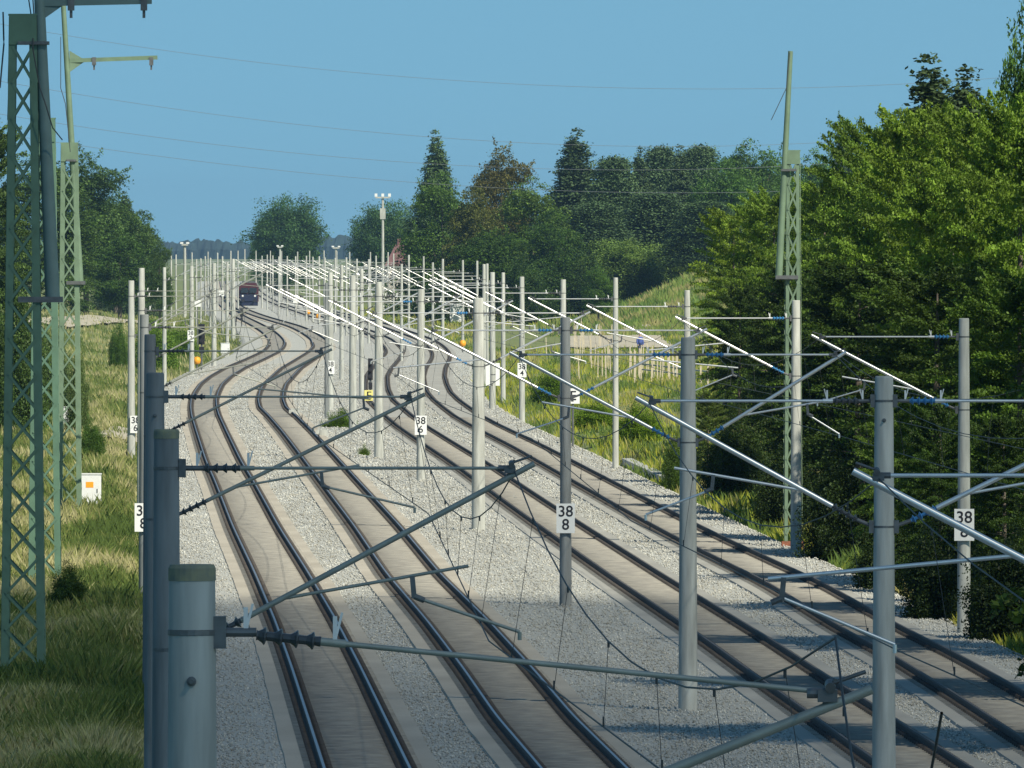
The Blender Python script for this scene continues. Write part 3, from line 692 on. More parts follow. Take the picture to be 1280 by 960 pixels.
def digits(txt, size, parent, loc, name='lettering', mt=None):
    c = bpy.data.curves.new('lettering', 'FONT'); c.body = txt; c.size = size; c.align_x = 'CENTER'; c.align_y = 'CENTER'; c.extrude = .003; c.space_line = .86
    c.offset = 0.004; c.materials.append(mt or M_BLACK)
    tmp = bpy.data.objects.new('tmp_text', c); me = bpy.data.meshes.new_from_object(tmp); bpy.data.objects.remove(tmp)
    o = bpy.data.objects.new(name, me); COL.objects.link(o); o.parent = parent
    o.location = loc; o.rotation_euler = (PI / 2, 0, 0); return o
masts = []
def mast(X, Y, label, arms='R', r=.17, h=7.55, dark=False, blueL=False, blueR=False, sign=None, group=None, cap=False, bolt=False,
         kinds=None, LL=None, LR=None, slim_dull=None, sz=5.2, sdx=0, detail=True, drop=0.):
    """arms: which sides carry a cantilever"""
    rz = -hd(1, Y) * -1 if False else 0
    o = thing('catenary_mast', label, 'catenary mast', (X, Y, 0), 0, group)
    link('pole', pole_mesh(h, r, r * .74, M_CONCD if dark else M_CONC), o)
    if detail:
        for zc_ in (7.15, 5.38):
            rr = r * (1 - .26 * zc_ / h) + .006
            link('clamp_band', band_mesh(rr, zc_), o)
    if cap:
        link('pole_cap', MB().lathe([(r * .765, h - .06), (r * .76, h + .01), (r * .7, h + .03)], n=24).mesh('pole_cap', M_CAP, False), o)
    if bolt:
        zb_ = h - .62
        link('bolt', MB().lathe([(.028, 0), (.028, .012), (.014, .014), (.014, .05)], (0, -r * .77, zb_), (0, -1, 0), 10).mesh('bolt', M_FIT), o)
    for s, ch in ((-1, 'L'), (1, 'R')):
        if ch not in arms: continue
        kd = (kinds or ('A' if int(Y / 7) % 2 else 'B')); L = (LL if s < 0 else LR) or 3.5
        ms = cant(kd, s, round(L, 1), blueL if s < 0 else blueR, (s > 0 and 'L' not in arms) if slim_dull is None else slim_dull, drop)
        for nm, me in (ms if detail else [m for m in ms if m[0] in ('stay_tube', 'bracket_tube', 'registration_tube', 'insulator')]):
            link(nm, me, o)
    if sign:
        sg = link('sign_plate', SGN, o, (sdx, -r - .06, sz)); digits(sign, .40, sg, (0, -.012, -.0))
    masts.append((X, Y, arms)); return o

GL = 'concrete masts along the grass bank side'; GC = 'concrete masts between the inner tracks'; GR = 'concrete masts along the wood side'
# left row, cantilevers over the outer left track
mast(XX(240, 71.6), 71.6, 'huge cropped concrete mast head with lichen cap in the lower left foreground', 'R', .175, 7.5, group=GL, cap=True, bolt=True, kinds='A', LR=3.6, dark=False, drop=.34)
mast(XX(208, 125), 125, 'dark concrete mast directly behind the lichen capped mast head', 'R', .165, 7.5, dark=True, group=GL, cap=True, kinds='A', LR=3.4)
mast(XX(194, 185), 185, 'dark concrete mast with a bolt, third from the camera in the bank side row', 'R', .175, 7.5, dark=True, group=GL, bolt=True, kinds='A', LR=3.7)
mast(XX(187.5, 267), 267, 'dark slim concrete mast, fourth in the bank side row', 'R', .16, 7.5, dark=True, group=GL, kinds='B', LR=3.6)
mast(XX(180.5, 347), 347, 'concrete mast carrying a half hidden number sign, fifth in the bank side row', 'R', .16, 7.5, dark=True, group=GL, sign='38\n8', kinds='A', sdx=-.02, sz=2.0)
mast(XX(176.5, 440), 440, 'brownish narrow mast squeezed between the bank side masts', 'R', .15, 7.6, group=GL, kinds='B')
mast(XX(164, 570), 570, 'pale concrete mast standing free at the outer edge of the bank side row', 'R', .18, 7.85, group=GL, sign='38\n6', kinds='A', sz=1.45, sdx=.2)
mast(XX(177, 640), 640, 'pale mast top with dark fittings above the bank side row', 'R', .2, 8.3, group=GL)
mast(XX(205.5, 860), 860, 'slim pale mast between the bank side row and the 38 2 sign', 'R', .15, 8.0, group=GL)
mast(XX(239.5, 935), 935, 'mast carrying the small 38 2 number sign', 'R', .19, 8.0, group=GL, sign='38\n2', sz=2.9, sdx=-.05)
mast(XX(267.5, 1012), 1012, 'thick pale mast just right of the orange marker and sign mast', 'R', .2, 8.1, group=GL)
mast(XX(284, 1180), 1180, 'mast behind the small white relay box', 'R', .17, 8.0, group=GL)
mast(XX(291.5, 1290), 1290, 'thick pale mast just left of the train', 'R', .24, 8.2, group=GL)
# centre row, cantilevers both ways
mast(XX(1555, 121), 121, 'mast outside the frame holding the nearest right bracket tube', 'LR', .18, 7.5, group=GC, kinds='B', LL=3.45)
mast(XX(1105, 180), 180, 'thick grey foreground concrete mast in front of the wood', 'LR', .175, 7.5, group=GC, blueR=True, bolt=True, kinds='A', LL=3.3, LR=3.7, dark=False)
mast(XX(860, 258), 258, 'thick dark grey centre mast with blue insulators and a dark top band', 'LR', .195, 7.5, dark=False, group=GC, blueR=True, blueL=True, kinds='A', LL=3.4, LR=3.0)
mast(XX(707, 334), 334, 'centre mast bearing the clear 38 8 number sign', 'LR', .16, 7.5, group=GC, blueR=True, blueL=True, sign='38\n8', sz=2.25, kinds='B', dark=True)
mast(XX(598, 423), 423, 'thick pale centre mast left of the 38 8 mast', 'LR', .23, 7.65, group=GC, blueL=True, kinds='A')
mast(XX(526, 513), 513, 'pale centre mast bearing the 38 6 number sign', 'LR', .175, 7.65, group=GC, sign='38\n6', sz=2.2, kinds='B', blueL=True)
mast(XX(473.5, 568), 568, 'pale centre mast behind the ballast, left of the 38 6 mast', 'LR', .21, 7.8, group=GC, kinds='A')
mast(XX(441, 655), 655, 'pale centre mast right of the 38 4 mast', 'LR', .2, 7.9, group=GC)
mast(XX(413, 735), 735, 'centre mast bearing the 38 4 number sign beside the left curve', 'L', .19, 7.9, group=GC, sign='38\n4', sz=2.45)
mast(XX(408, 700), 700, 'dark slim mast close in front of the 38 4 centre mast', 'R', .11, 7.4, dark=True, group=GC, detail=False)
mast(XX(452, 800), 800, 'slim pale mast behind the centre row beside the signal', 'R', .16, 8.0, group=GC)
mast(XX(427, 905), 905, 'pale mast in the inner curve behind the 38 4 mast', 'LR', .16, 8.1, group=GC)
# right row, cantilevers over the track next to the wood
mast(XX(1205, 310), 310, 'concrete mast with the 38 8 sign standing before the wood', 'L', .165, 7.6, group=GR, sign='38\n8', sz=2.6, blueL=True, kinds='A')
mast(XX(995, 392), 392, 'concrete mast standing right in front of the tall lattice mast', 'L', .17, 7.7, group=GR, blueL=True, kinds='B')
mast(XX(859, 470), 470, 'pale slim mast top rising behind the thick dark grey centre mast', 'L', .14, 7.75, group=GR, kinds='A')
mast(XX(769.5, 541), 541, 'slim pale mast on the edge of the yellow verge', 'L', .135, 8.05, group=GR, kinds='B')
mast(XX(704, 610), 610, 'pale mast top showing above the 38 8 centre mast', 'L', .17, 7.8, group=GR, kinds='A')
mast(XX(652.5, 692), 692, 'slim mast with the 38 4 sign at the verge', 'L', .165, 7.75, group=GR, sign='38\n4', sz=2.7, kinds='B')
mast(XX(629, 783), 783, 'slim pale mast left of the verge 38 4 mast', 'L', .15, 7.8, group=GR)
mast(XX(615.5, 740), 740, 'thick mast with two narrow white plates behind the pale centre mast', 'L', .19, 7.9, group=GR)
mast(XX(605, 870), 870, 'thin pale mast behind the mast with two white plates', 'L', .15, 8.2, group=GR)
mast(XX(578.5, 1162), 1162, 'thin mast with an orange cap at its foot on the far verge', 'L', .13, 8.2, group=GR)
mast(XX(553.5, 1290), 1290, 'thin mast left of the white container', 'L', .16, 8.2, group=GR)
mast(XX(529.5, 1390), 1390, 'thin pale mast above the 38 6 mast', 'L', .13, 8.4, group=GR)
mast(XX(511, 1479), 1479, 'thin far mast near the end of the verge row', 'L', .15, 8.5, group=GR)
mast(XX(492, 1600), 1600, 'last separate thin mast of the verge row', 'L', .12, 8.6, group=GR)
# far field of masts in the distance: too alike to tell apart
FARL = 'one of the tiny pale masts crowding the distant curve below the horizon'; GF = 'tiny distant masts in the curve'
for (px, Y, hh) in [(214, 1650, 8.4), (220, 1750, 8.4), (245.5, 1500, 8.0), (251, 1600, 8.0), (256.5, 1700, 8.2), (263, 1450, 8.2), (278, 1400, 8.4), (288.5, 1820, 8.9),
                    (297.5, 1950, 8.9), (306, 2050, 9.1), (327.5, 1980, 8.1), (334, 1930, 8.3), (341, 1880, 8.2), (348.5, 1800, 8.1), (359, 1750, 8.2),
                    (369.5, 1700, 8.2), (383, 1640, 8.3), (391, 1600, 8.2), (399, 1540, 8.3), (406, 1480, 8.2), (419, 1420, 8.2), (433, 1360, 8.3), (446, 1300, 8.2),
                    (461, 1250, 8.2), (470, 1480, 8.4), (485, 1850, 8.7), (463, 1900, 8.7), (437, 1980, 8.7), (421, 2060, 8.8), (405, 2150, 8.9), (387, 2250, 8.8), (372, 2100, 8.7),
                    (352, 2200, 8.8), (338, 2350, 8.8), (320, 2300, 8.8), (272, 1900, 8.6), (260, 2100, 8.7), (240, 2000, 8.6), (232, 1880, 8.6), (596.5, 1100, 8.2), (609, 980, 8.1), (541, 1150, 8.0), (502, 1050, 8.0)]:
    arms = 'R' if px < 300 else ('LR' if px < 470 else 'L')
    mast(XX(px, Y), Y, FARL, arms, .13, hh, group=GF, detail=False, slim_dull=False)

# mast extras: two narrow plates
pl = thing('plate_sign', 'pair of narrow tall white plates fixed beside the thick mast behind the pale centre mast', 'sign', (XX(616, 735), 734.5, 0))
for dx in (-.28, .28):
    link('plate', MB().box(dx - .12, dx + .12, -.02, .02, 1.4, 2.7).mesh('plate', M_SIGN), pl)
link('holder', MB().box(-.3, .3, .02, .06, 2.0, 2.06).box(-.3, .3, .02, .06, 1.6, 1.66).mesh('holder', M_FIT), pl)

# ------------------------------------------------------------------ overhead wires, one run per track
left_ys = [60 + 0, 71.6, 125, 185, 267, 347, 440, 505, 570, 640, 705, 780, 860, 935, 1012, 1090, 1180, 1290, 1380, 1480]
cen_ys = [58, 121, 180, 258, 334, 423, 513, 568, 655, 735, 820, 905, 990, 1080, 1180, 1290, 1400, 1500]
rig_ys = [85, 160, 235, 310, 392, 470, 541, 610, 692, 783, 870, 980, 1080, 1162, 1290, 1390, 1479, 1600]
WL = ['overhead contact line above the bank side track', 'overhead contact line above the second track from the bank',
      'overhead contact line above the track right of the centre masts', 'overhead contact line above the track beside the wood']
def mast_x(row, Y):
    for (x, y, a) in masts:
        if abs(y - Y) < 1.0: return x
    return None
endoff = {0: ('left', 1), 1: ('cen', -1), 2: ('cen', 1), 3: ('rig', -1)}
for t in range(4):
    ys = {'left': left_ys, 'cen': cen_ys, 'rig': rig_ys}[endoff[t][0]]
    th = thing('contact_line', WL[t], 'overhead line', group='overhead contact lines')
    Pm = []; Pc = []; dr = []
    sup = []
    for i, Y in enumerate(ys):
        mx = mast_x(None, Y); s = endoff[t][1]
        L = {71.6: 3.6, 125: 3.4, 185: 3.7, 267: 3.6}.get(Y, 3.5) if t == 0 else (3.4 if t == 1 else 3.5)
        if t == 1: L = {180: 3.3, 258: 3.4, 121: 3.45}.get(Y, 3.5)
        if t == 2: L = {180: 3.7, 258: 3.0}.get(Y, 3.5)
        X = (mx + s * L) if mx is not None else tx(t, Y)
        if Y > 700 or mx is None: X = tx(t, Y)
        sup.append((X, Y))
    for i in range(len(sup) - 1):
        (xa, ya), (xb, yb) = sup[i], sup[i + 1]; n = 12
        for k in range(n):
            u = k / n; Pm.append((xa + (xb - xa) * u, ya + (yb - ya) * u, 7.12 - 4 * 1.0 * u * (1 - u)))
        sg = .25 * (1 if i % 2 else -1)
        for k in range(2):
            u = k / 2; Pc.append((xa + (xb - xa) * u + sg * (1 - 2 * u), ya + (yb - ya) * u, 5.46))
        if ya < 800:
            for k in range(6):
                u = (k + .6) / 6.2; X = xa + (xb - xa) * u; Y = ya + (yb - ya) * u; c = sg * (1 - 2 * u)
                dr.append(((X, Y, 7.12 - 4 * u * (1 - u)), (X + c, Y, 5.46)))
    link('messenger_wire', MB().path(Pm, .0075, 5).mesh('messenger_wire', M_WIRE), th)
    link('contact_wire', MB().path(Pc, .0075, 5).mesh('contact_wire', M_WIRE), th)
    for a, b in dr:
        mb = MB(); mb.tube(a, b, .004, n=4); mb.tube(Vector(b) + Vector((0, 0, .08)), b, .009, n=5); mb.tube(a, Vector(a) + Vector((0, 0, -.05)), .011, n=5)
        link('dropper', mb.mesh('dropper', M_WIRE), th)

# ------------------------------------------------------------------ lattice masts
def lattice(X, Y, hgt_, wb, wt, m, label, tube=None, arm=None, lw=.16, ph=.6):
    o = thing('lattice_mast', label, 'lattice mast', (X, Y, 0), 0, 'riveted green lattice masts')
    def wz(z): return (wb + (wt - wb) * z / hgt_) / 2
    for sx in (-1, 1):
        for sy in (-1, 1):
            mb = MB(); a = Vector((sx * wz(0), sy * wz(0) * .9, .1)); b = Vector((sx * wz(hgt_), sy * wz(hgt_) * .9, hgt_))
            mb.bar(a, b, lw, .015, (0, 1, 0)); mb.bar(a + Vector((sx * lw / 2, -sy * .07, 0)), b + Vector((sx * lw / 2, -sy * .07, 0)), .015, .14, (0, 1, 0))
            link('leg', mb.mesh('leg', m), o)
    for nm, sy in (('front', -1), ('back', 1)):
        mb = MB(); z = .35; step = .78
        while z < hgt_ - 1.0:
            w0, w1 = wz(z), wz(z + step)
            for s in (-1, 1): mb.bar((s * w0, sy * w0 * .9 + sy * .02 + s * .008, z), (-s * w1, sy * w1 * .9 + sy * .02 + s * .008, z + step), .055, .012, (0, 1, 0))
            z += step
        mb.box(-wz(hgt_) - .08, wz(hgt_) + .08, sy * wz(hgt_) * .9 - .012 + sy * .03, sy * wz(hgt_) * .9 + .012 + sy * .03, hgt_ - ph, hgt_ + .02)
        link('lattice_bracing', mb.mesh('lattice_bracing', m), o)
    for s in (-1, 1):
        mb = MB(); z = .35; step = .78
        while z < hgt_ - 1.0:
            w0, w1 = wz(z), wz(z + step)
            mb.bar((s * w0 + s * .09, -w0 * .8, z), (s * w1 + s * .09, w1 * .8, z + step), .05, .012, (1, 0, 0)); z += step
        link('lattice_bracing', mb.mesh('lattice_bracing', m), o)
    for s in (-1, 1): link('foot', MB().box(s * wb / 2 - .14, s * wb / 2 + .14, -wb / 2 - .1, wb / 2 + .1, -.25, .14).mesh('foot', M_RUST), o)
    link('top_plate', MB().box(-wt / 2 - .1, wt / 2 + .1, -wt / 2, wt / 2, hgt_ + .02, hgt_ + .06).mesh('top_plate', m), o)
    if tube:
        (x0, z0), (x1, z1), r, tm = tube
        mb = MB(); mb.tube((x0, -.1, z0), (x1, -.1, z1), r, r * .66, 14); link('extension_tube', mb.mesh('extension_tube', tm, True), o)
        link('tube_clamp', MB().box(min(0, x0) - .1, max(0, x0) + r + .05, -.32, .30, z0 - .1, z0 + .02).mesh('tube_clamp', M_FIT), o)
        mb = MB()
        zz = min(hgt_ - .6, z1 - .5); xx = x0 + (x1 - x0) * (zz - z0) / (z1 - z0); mb.box(min(0, xx) - .1, max(0, xx) + r, -.3, .28, zz, zz + .07)
        link('tube_clamp', mb.mesh('tube_clamp', M_FIT), o)
    if arm:
        xa, za, xb, zb2, am = arm; s = 1 if xb > xa else -1
        mb = MB(); mb.bar((xa, -.1, za), (xb, -.1, zb2), .14, .12, (0, 1, 0))
        mb._add([(xa, -.16, za - .4), (xa, -.04, za - .4), (xa + s * .5, -.1, za - .05), (xa, -.16, za + .35), (xa, -.04, za + .35), (xa + s * .5, -.1, za + .05)],
                [(0, 1, 2), (0, 2, 5, 3), (1, 4, 5, 2), (3, 5, 4), (0, 3, 4, 1)])
        link('cross_arm', mb.mesh('cross_arm', am), o)
        for u in (.28, .93):
            xq = xa + (xb - xa) * u; link('line_clamp', MB().box(xq - .07, xq + .07, -.19, -.01, za - .16, za + .12).box(xq - .03, xq + .03, -.14, -.06, za - .32, za - .1).mesh('line_clamp', M_FIT), o)
    return o
# front mast: centre px 32 at the foot
def rel(px, py, X, Y):
    p = WD(px, py, Y); return (p.x - X, p.z)
YA = 274.; XA = XX(29, YA); YB_ = 350.; XB = XX(56, YB_); YC = 444.; XC = XX(87, YC); YD = 400.; XD = XX(991, YD)
lattice(XA, YA, 14.25, .78, .42, M_GREEN_SHADE, 'tall shaded green lattice mast cut by the left edge, closest to the camera', (rel(66, 372, XA, YA), rel(47, -60, XA, YA), .16, M_GREYT), (*rel(50, 4, XA, YA), *rel(190, 1, XA, YA), M_GREYT))
lattice(XB, YB_, 12.8, .72, .40, M_GREEN_SHADE, 'shaded green lattice mast half hidden behind the closest lattice mast', None, None)
lattice(XC, YC, 12.9, .66, .42, M_GREEN_LIT, 'sunlit green lattice mast with white cabinet beside its foot', (rel(100, 352, XC, YC), rel(79, 0, XC, YC), .13, M_GREEN_LIT), (*rel(87, 76, XC, YC), *rel(197, 72, XC, YC), M_GREEN_LIT))
lattice(XD, YD, 12.3, .42, .28, M_GREEN_LIT, 'tall sunlit green lattice mast with leaning tube before the wood', (rel(973.5, 345, XD, YD), rel(988, 64, XD, YD), .115, M_GREEN_LIT), None, lw=.10, ph=.38)
# insulator heads and hanging cables of the lattice masts
def cable(pts, r, label, mt=M_WIRE, cat='cable', name='cable', group=None):
    P = []
    for i in range(len(pts) - 1):
        for k in range(8):
            a, b = Vector(pts[i]), Vector(pts[i + 1]); u = k / 8; p = a.lerp(b, u); P.append(p)
    P.append(Vector(pts[-1])); return thing(name, label, cat, me=MB().path(P, r, 5).mesh(name, mt), group=group)
GW = 'black cables hanging on the front lattice masts'
cable([WD(4, 15, 274), WD(5, 55, 274), WD(0, 110, 274)], .018, 'short black cable at the left top edge beside the front lattice mast', group=GW)
cable([WD(33, -20, 274), WD(42, 38, 274), WD(41, 60, 273.5), WD(50, 110, 273.5), WD(57, 130, 273.4), WD(66, 160, 273.4), WD(78, 175, 273.5)], .014, 'black cable curving down from the grey green extension tube', group=GW)
cable([WD(40, -20, 274.6), WD(44, 40, 274.6), WD(38, 85, 274.6), WD(40, 120, 274.6), WD(46, 180, 274.6)], .014, 'black cable hanging between the front lattice mast and its tube', group=GW)
cable([WD(76, 46, 443), WD(76, 110, 443), WD(82, 130, 443), WD(88, 190, 443)], .014, 'thin cable hanging down along the sunlit green extension tube', group=GW)
cable([WD(987, 66, 399), WD(983, 110, 399), WD(964, 150, 399)], .012, 'thin cable hanging from the leaning tube top before the wood', group=GW)

# power lines high in the sky
GP_ = 'power line wires crossing the sky'
for lab, pts in [('highest power line wire crossing the sky', [(-60, 20), (80, 42), (300, 76), (520, 96), (760, 112), (900, 111), (1180, 100), (1400, 84)]),
                 ('second highest power line wire crossing the sky', [(-60, 92), (100, 116), (300, 147), (520, 172), (760, 182), (1000, 178), (1200, 165)]),
                 ('third power line wire crossing the sky', [(-60, 133), (100, 157), (300, 184), (520, 205), (760, 212), (1000, 206), (1200, 190)]),
                 ('lowest power line wire crossing the sky', [(-60, 158), (100, 182), (300, 207), (520, 229), (760, 240), (1000, 238), (1200, 225)])]:
    Ps = np.array(pts, float); g = np.linspace(Ps[0, 0], Ps[-1, 0], 60); co = np.polyfit(Ps[:, 0], Ps[:, 1], 3); y = np.polyval(co, g)
    thing('power_line', lab, 'power line', group=GP_, me=MB().path([WD(a, b, 950 + (a - 640) * .08) for a, b in zip(g, y)], .013, 4).mesh('power_line', M_WIREL))

# ------------------------------------------------------------------ small objects
def bevel_box(mb, x0, x1, y0, y1, z0, z1): mb.box(x0, x1, y0, y1, z0, z1)
def cabinet(px, py, wpx, hpx, label, orange=False, name='electrical_cabinet'):
    p = W(px, py); sc = F / p.y; w_, h_ = wpx / sc, hpx / sc
    o = thing(name, label, 'cabinet', (p.x, p.y, -.05))
    link('body', MB().box(-w_ / 2, w_ / 2, 0, w_ * .6, .22 * h_, h_ * .97).mesh('body', M_WHITE), o)
    link('plinth', MB().box(-w_ / 2 + .02, w_ / 2 - .02, .02, w_ * .6 - .02, -.1, .22 * h_ - .003).mesh('plinth', M_CONC), o)
    link('lid', MB().box(-w_ / 2 - .02, w_ / 2 + .02, -.03, w_ * .6 + .02, h_ * .97 + .002, h_ * 1.0).mesh('lid', M_WHITE), o)
    d = link('door', MB().box(-w_ / 2 + .03, w_ / 2 - .03, -.018, -.003, .25 * h_, h_ * .94).mesh('door', M_WHITE), o)
    link('handle', MB().box(w_ * .32, w_ * .36, -.04, -.02, .5 * h_, h_ * .6).mesh('handle', M_FIT), d)
    if orange:
        link('warning_label', MB().box(-w_ * .17, w_ * .17, -.024, -.019, h_ * .63, h_ * .78).mesh('warning_label', M_ORANGE), d)
cabinet(112, 638, 28, 48, 'white cabinet with an orange label in the grass beside the sunlit green lattice mast', True)
cabinet(281.5, 444, 11, 16, 'small white relay box at the outer edge of the distant left curve')
cabinet(84, 535, 17, 28, 'grey weathered box partly hidden behind the sunlit green lattice mast')
# white container
p = W(571.5, 403); o = thing('container', 'white container standing in front of the dark wood behind the verge', 'container', (p.x, p.y, 0))
link('body', MB().box(-.9, .9, 0, 4, 0, 2.25).mesh('body', M_WHITE), o); link('roof', MB().box(-.95, .95, -.05, 4.05, 2.252, 2.34).mesh('roof', M_CONC), o)
link('door', MB().box(-.3, .45, -.03, -.004, .1, 2.0).mesh('door', M_WHITE), o)
# orange marker posts
for px, py, lab in [(247, 462, 'orange marker on a thin post beside the 38 2 sign mast'), (578.5, 440, 'orange marker at the foot of a thin mast on the far verge'),
                    (385.5, 400, 'orange marker beside the distant inner track, left of a pair'), (398, 405, 'orange marker beside the distant inner track, right of a pair'), (581, 437, None)]:
    if lab is None: continue
    p = W(px, py); u = 9.3 / (py - HY)
    o = thing('marker_post', lab, 'marker', (p.x + .3 * 0, p.y - 2, 0), group='orange track markers')
    link('post', MB().tube((0, 0, -.2), (0, 0, 7 * u), .06, n=8).mesh('post', M_FIT), o)
    link('lamp_head', MB().lathe([(.1, 0), (.26, .08), (.30, .35), (.2, .52), (.05, .58)], (0, 0, 7 * u), n=12).mesh('lamp_head', M_ORANGE, True), o)
# signals
def signal(px, pyb, pyt, label, wpx=7, plate=None):
    p = W(px, pyb); sc = F / p.y; h_ = (pyb - pyt) / sc
    o = thing('railway_signal', label, 'signal', (p.x, p.y, 0), group='dark track signals')
    link('post', MB().tube((0, 0, -.2), (0, 0, h_), .07, n=8).mesh('post', M_FIT), o)
    ww = wpx / sc / 2
    link('signal_head', MB().box(-ww, ww, -.12, .06, h_ * .55, h_).box(-ww * .8, ww * .8, -.1, .05, h_ * .36, h_ * .5).mesh('signal_head', M_BLACK), o)
    for k in range(3):
        z = h_ * (.63 + .14 * k); link('lamp_hood', MB().lathe([(.1, 0), (.13, .1), (.13, .22)], (0, -.12, z), (0, -1, 0), 10).mesh('lamp_hood', M_BLACK), o)
    if plate:
        pl_ = link('mast_plate', MB().box(-.35, .15, -.16, -.13, h_ * .12, h_ * .34).mesh('mast_plate', M_YEL), o)
        link('plate_mark', MB().box(-.2, -.12, -.165, -.161, h_ * .15, h_ * .31).box(-.2, .06, -.165, -.161, h_ * .15, h_ * .17).box(-.2, .06, -.165, -.161, h_ * .22, h_ * .24).box(-.2, .06, -.165, -.161, h_ * .29, h_ * .31).mesh('plate_mark', M_BLACK), pl_)
signal(463, 508, 448, 'dark signal with a yellow plate between the inner tracks', 6, True)
signal(252, 462, 405, 'dark signal head behind the 38 2 sign mast', 8)
signal(302, 408, 386, 'dark slim signal right before the train', 4)
signal(294, 414, 394, 'dark slim signal at the distant left curve', 4)
# small white signs on posts, far away
for px, pb, pt, lab in [(277, 420, 363, 'small round white sign on a mast height post left of the train'), (369, 400, 373, 'small white square sign beside the distant inner track'),
                        (247, 440, 375, 'small white sign high above the orange marker')]:
    p = W(px, pb); sc = F / p.y; h_ = (pb - pt) / sc; o = thing('track_sign', lab, 'sign', (p.x, p.y, 0))
    link('post', MB().tube((0, 0, -.2), (0, 0, h_), .05, n=8).mesh('post', M_FIT), o)
    link('panel', MB().box(-.28, .28, -.09, -.06, h_ - .6, h_).mesh('panel', M_SIGN), o)
p = W(713, 560); o = thing('track_sign', 'white square sign marked with a black letter shape beside the 38 8 centre mast', 'sign', (XX(716, 600), 600, 0))
zc = H - (495 - HY) * 600 / F; link('post', MB().tube((0, 0, -.2), (0, 0, zc + .4), .05, n=8).mesh('post', M_FIT), o)
pa = link('panel', MB().box(-.3, .32, -.09, -.06, zc - .36, zc + .36).mesh('panel', M_SIGN), o); digits('E', .62, pa, (0.02, -.1, zc))
# stop marker (pair of white/black planks) near signal; low concrete blocks on the centre ballast
for px, py, lab in [(402, 545, 'small pale concrete block in the ballast left of the weedy bush'), (368, 516 + 3, 'low concrete footing beside the 38 4 mast')]:
    p = W(px, py); thing('concrete_block', lab, 'concrete block', (p.x, p.y, 0), me=MB().box(-.3, .3, -.3, .3, -.1, .3).box(-.2, .2, -.2, .2, .3, .38).mesh('concrete_block', M_CONC))

# floodlight masts
def flood(px, pb, pt, Y, label, n=3, wm=2.0):
    zt = H - (pt - HY) * Y / F; x = XX(px, Y); o = thing('floodlight_mast', label, 'floodlight mast', (x, Y, 0), group='floodlight masts on the horizon')
    link('pole', MB().tube((0, 0, -.3), (0, 0, zt), .26, .17, 10).mesh('pole', M_CONC, True), o)
    link('platform', MB().box(-wm * .55, wm * .55, -.4, .4, zt - .1, zt + .12).mesh('platform', M_CONC), o)
    if wm > 1.5: link('equipment_box', MB().box(-.4, .4, -.3, .3, zt - 3.2, zt - 1.6).mesh('equipment_box', M_CONC), o)
    for k in range(n):
        xx = -wm / 2 + wm * k / max(1, n - 1); link('lamp_head', MB().box(xx - .2, xx + .2, -.45, -.1, zt + .125, zt + (.6 if wm > 1.5 else .35)).mesh('lamp_head', M_WHITE), o)
flood(478.5, 330, 247, 1900, 'tall floodlight mast in front of the round horizon tree')
flood(420, 330, 310, 2100, 'short lamp mast below the far blue ridge', 2, 1.0)
flood(231, 330, 306, 1700, 'lamp mast over the far left masts', 2, .8)
flood(350, 330, 309, 2300, 'small lamp mast left of the lone horizon tree', 2, .8)

# house among the trees
Yh = 2150.; xh = XX(503, Yh); zr = H + (HY - 306) * Yh / F
o = thing('brick_house', 'house with a reddish tiled roof in front of the far trees', 'house', (xh, Yh, 0))
link('wall', MB().box(-2.6, 2.6, 0, 9, -.5, 6.6).mesh('wall', M_PLAST), o)
rf = MB(); rf._add([(-3.0, -.4, 6.3), (3.0, -.4, 6.3), (3.0, 9.4, 6.3), (-3.0, 9.4, 6.3), (-1.2, 2, zr), (1.2, 2, zr), (1.2, 7, zr), (-1.2, 7, zr)],
                   [(3, 2, 1, 0), (4, 5, 6, 7), (0, 1, 5, 4), (1, 2, 6, 5), (2, 3, 7, 6), (3, 0, 4, 7)])
rfo = link('roof', rf.mesh('roof', M_ROOF), o); link('chimney', MB().box(-.9, -.3, 3, 3.6, zr - .2, zr + 1.1).mesh('chimney', M_ROOF), rfo)
for xw in (-1.4, 1.0): link('window', MB().box(xw - .4, xw + .4, -.05, -.01, 4.0, 5.3).mesh('window', M_GLASS), o)

# train on the second track
Yt = 1960.; xt = XX(311, Yt)
o = thing('train', 'dark red and blue locomotive approaching in the distant curve between the masts', 'train', (xt, Yt, .2), math.atan(hd(1, 1960)) * -1)
b = MB(); prof = [(-1.5, .9), (-1.5, 3.1), (-1.15, 3.75), (1.15, 3.75), (1.5, 3.1), (1.5, .9)]
b._add([(x, 0, z) for x, z in prof] + [(x, -.5 if z < 3.05 and z > 1 else -.2, z) for x, z in prof] + [(x, 17, z) for x, z in prof],
       [(0, 1, 7, 6), (1, 2, 8, 7), (2, 3, 9, 8), (3, 4, 10, 9), (4, 5, 11, 10), (6, 7, 8, 9, 10, 11)] + [(i, i + 12, i + 13, i + 1) for i in range(5)])
link('body', b.mesh('body', M_TRED), o)
link('front_panel', MB().box(-1.35, 1.35, -.56, -.5, .95, 2.0).mesh('front_panel', M_TBLUE), o)
for s in (-1, 1):
    link('windscreen', MB().box(*sorted((s * .08, s * 1.2)), -.57, -.49, 2.25, 3.0).mesh('windscreen', M_GLASS), o)
    link('headlight', MB().lathe([(.14, 0), (.16, .05), (.1, .08)], (s * .95, -.56, 1.75), (0, -1, 0), 10).mesh('headlight', M_SIGN), o)
    link('buffer', MB().tube((s * .88, -.5, 1.05), (s * .88, -1.0, 1.05), .09).lathe([(.24, 0), (.24, .06)], (s * .88, -1.0, 1.05), (0, -1, 0), 12).mesh('buffer', M_BLACK), o)
link('underframe', MB().box(-1.4, 1.4, .05, 16.6, .25, .88).box(-1.2, 1.2, -.4, .05, .3, .9).mesh('underframe', M_TBLUE), o)
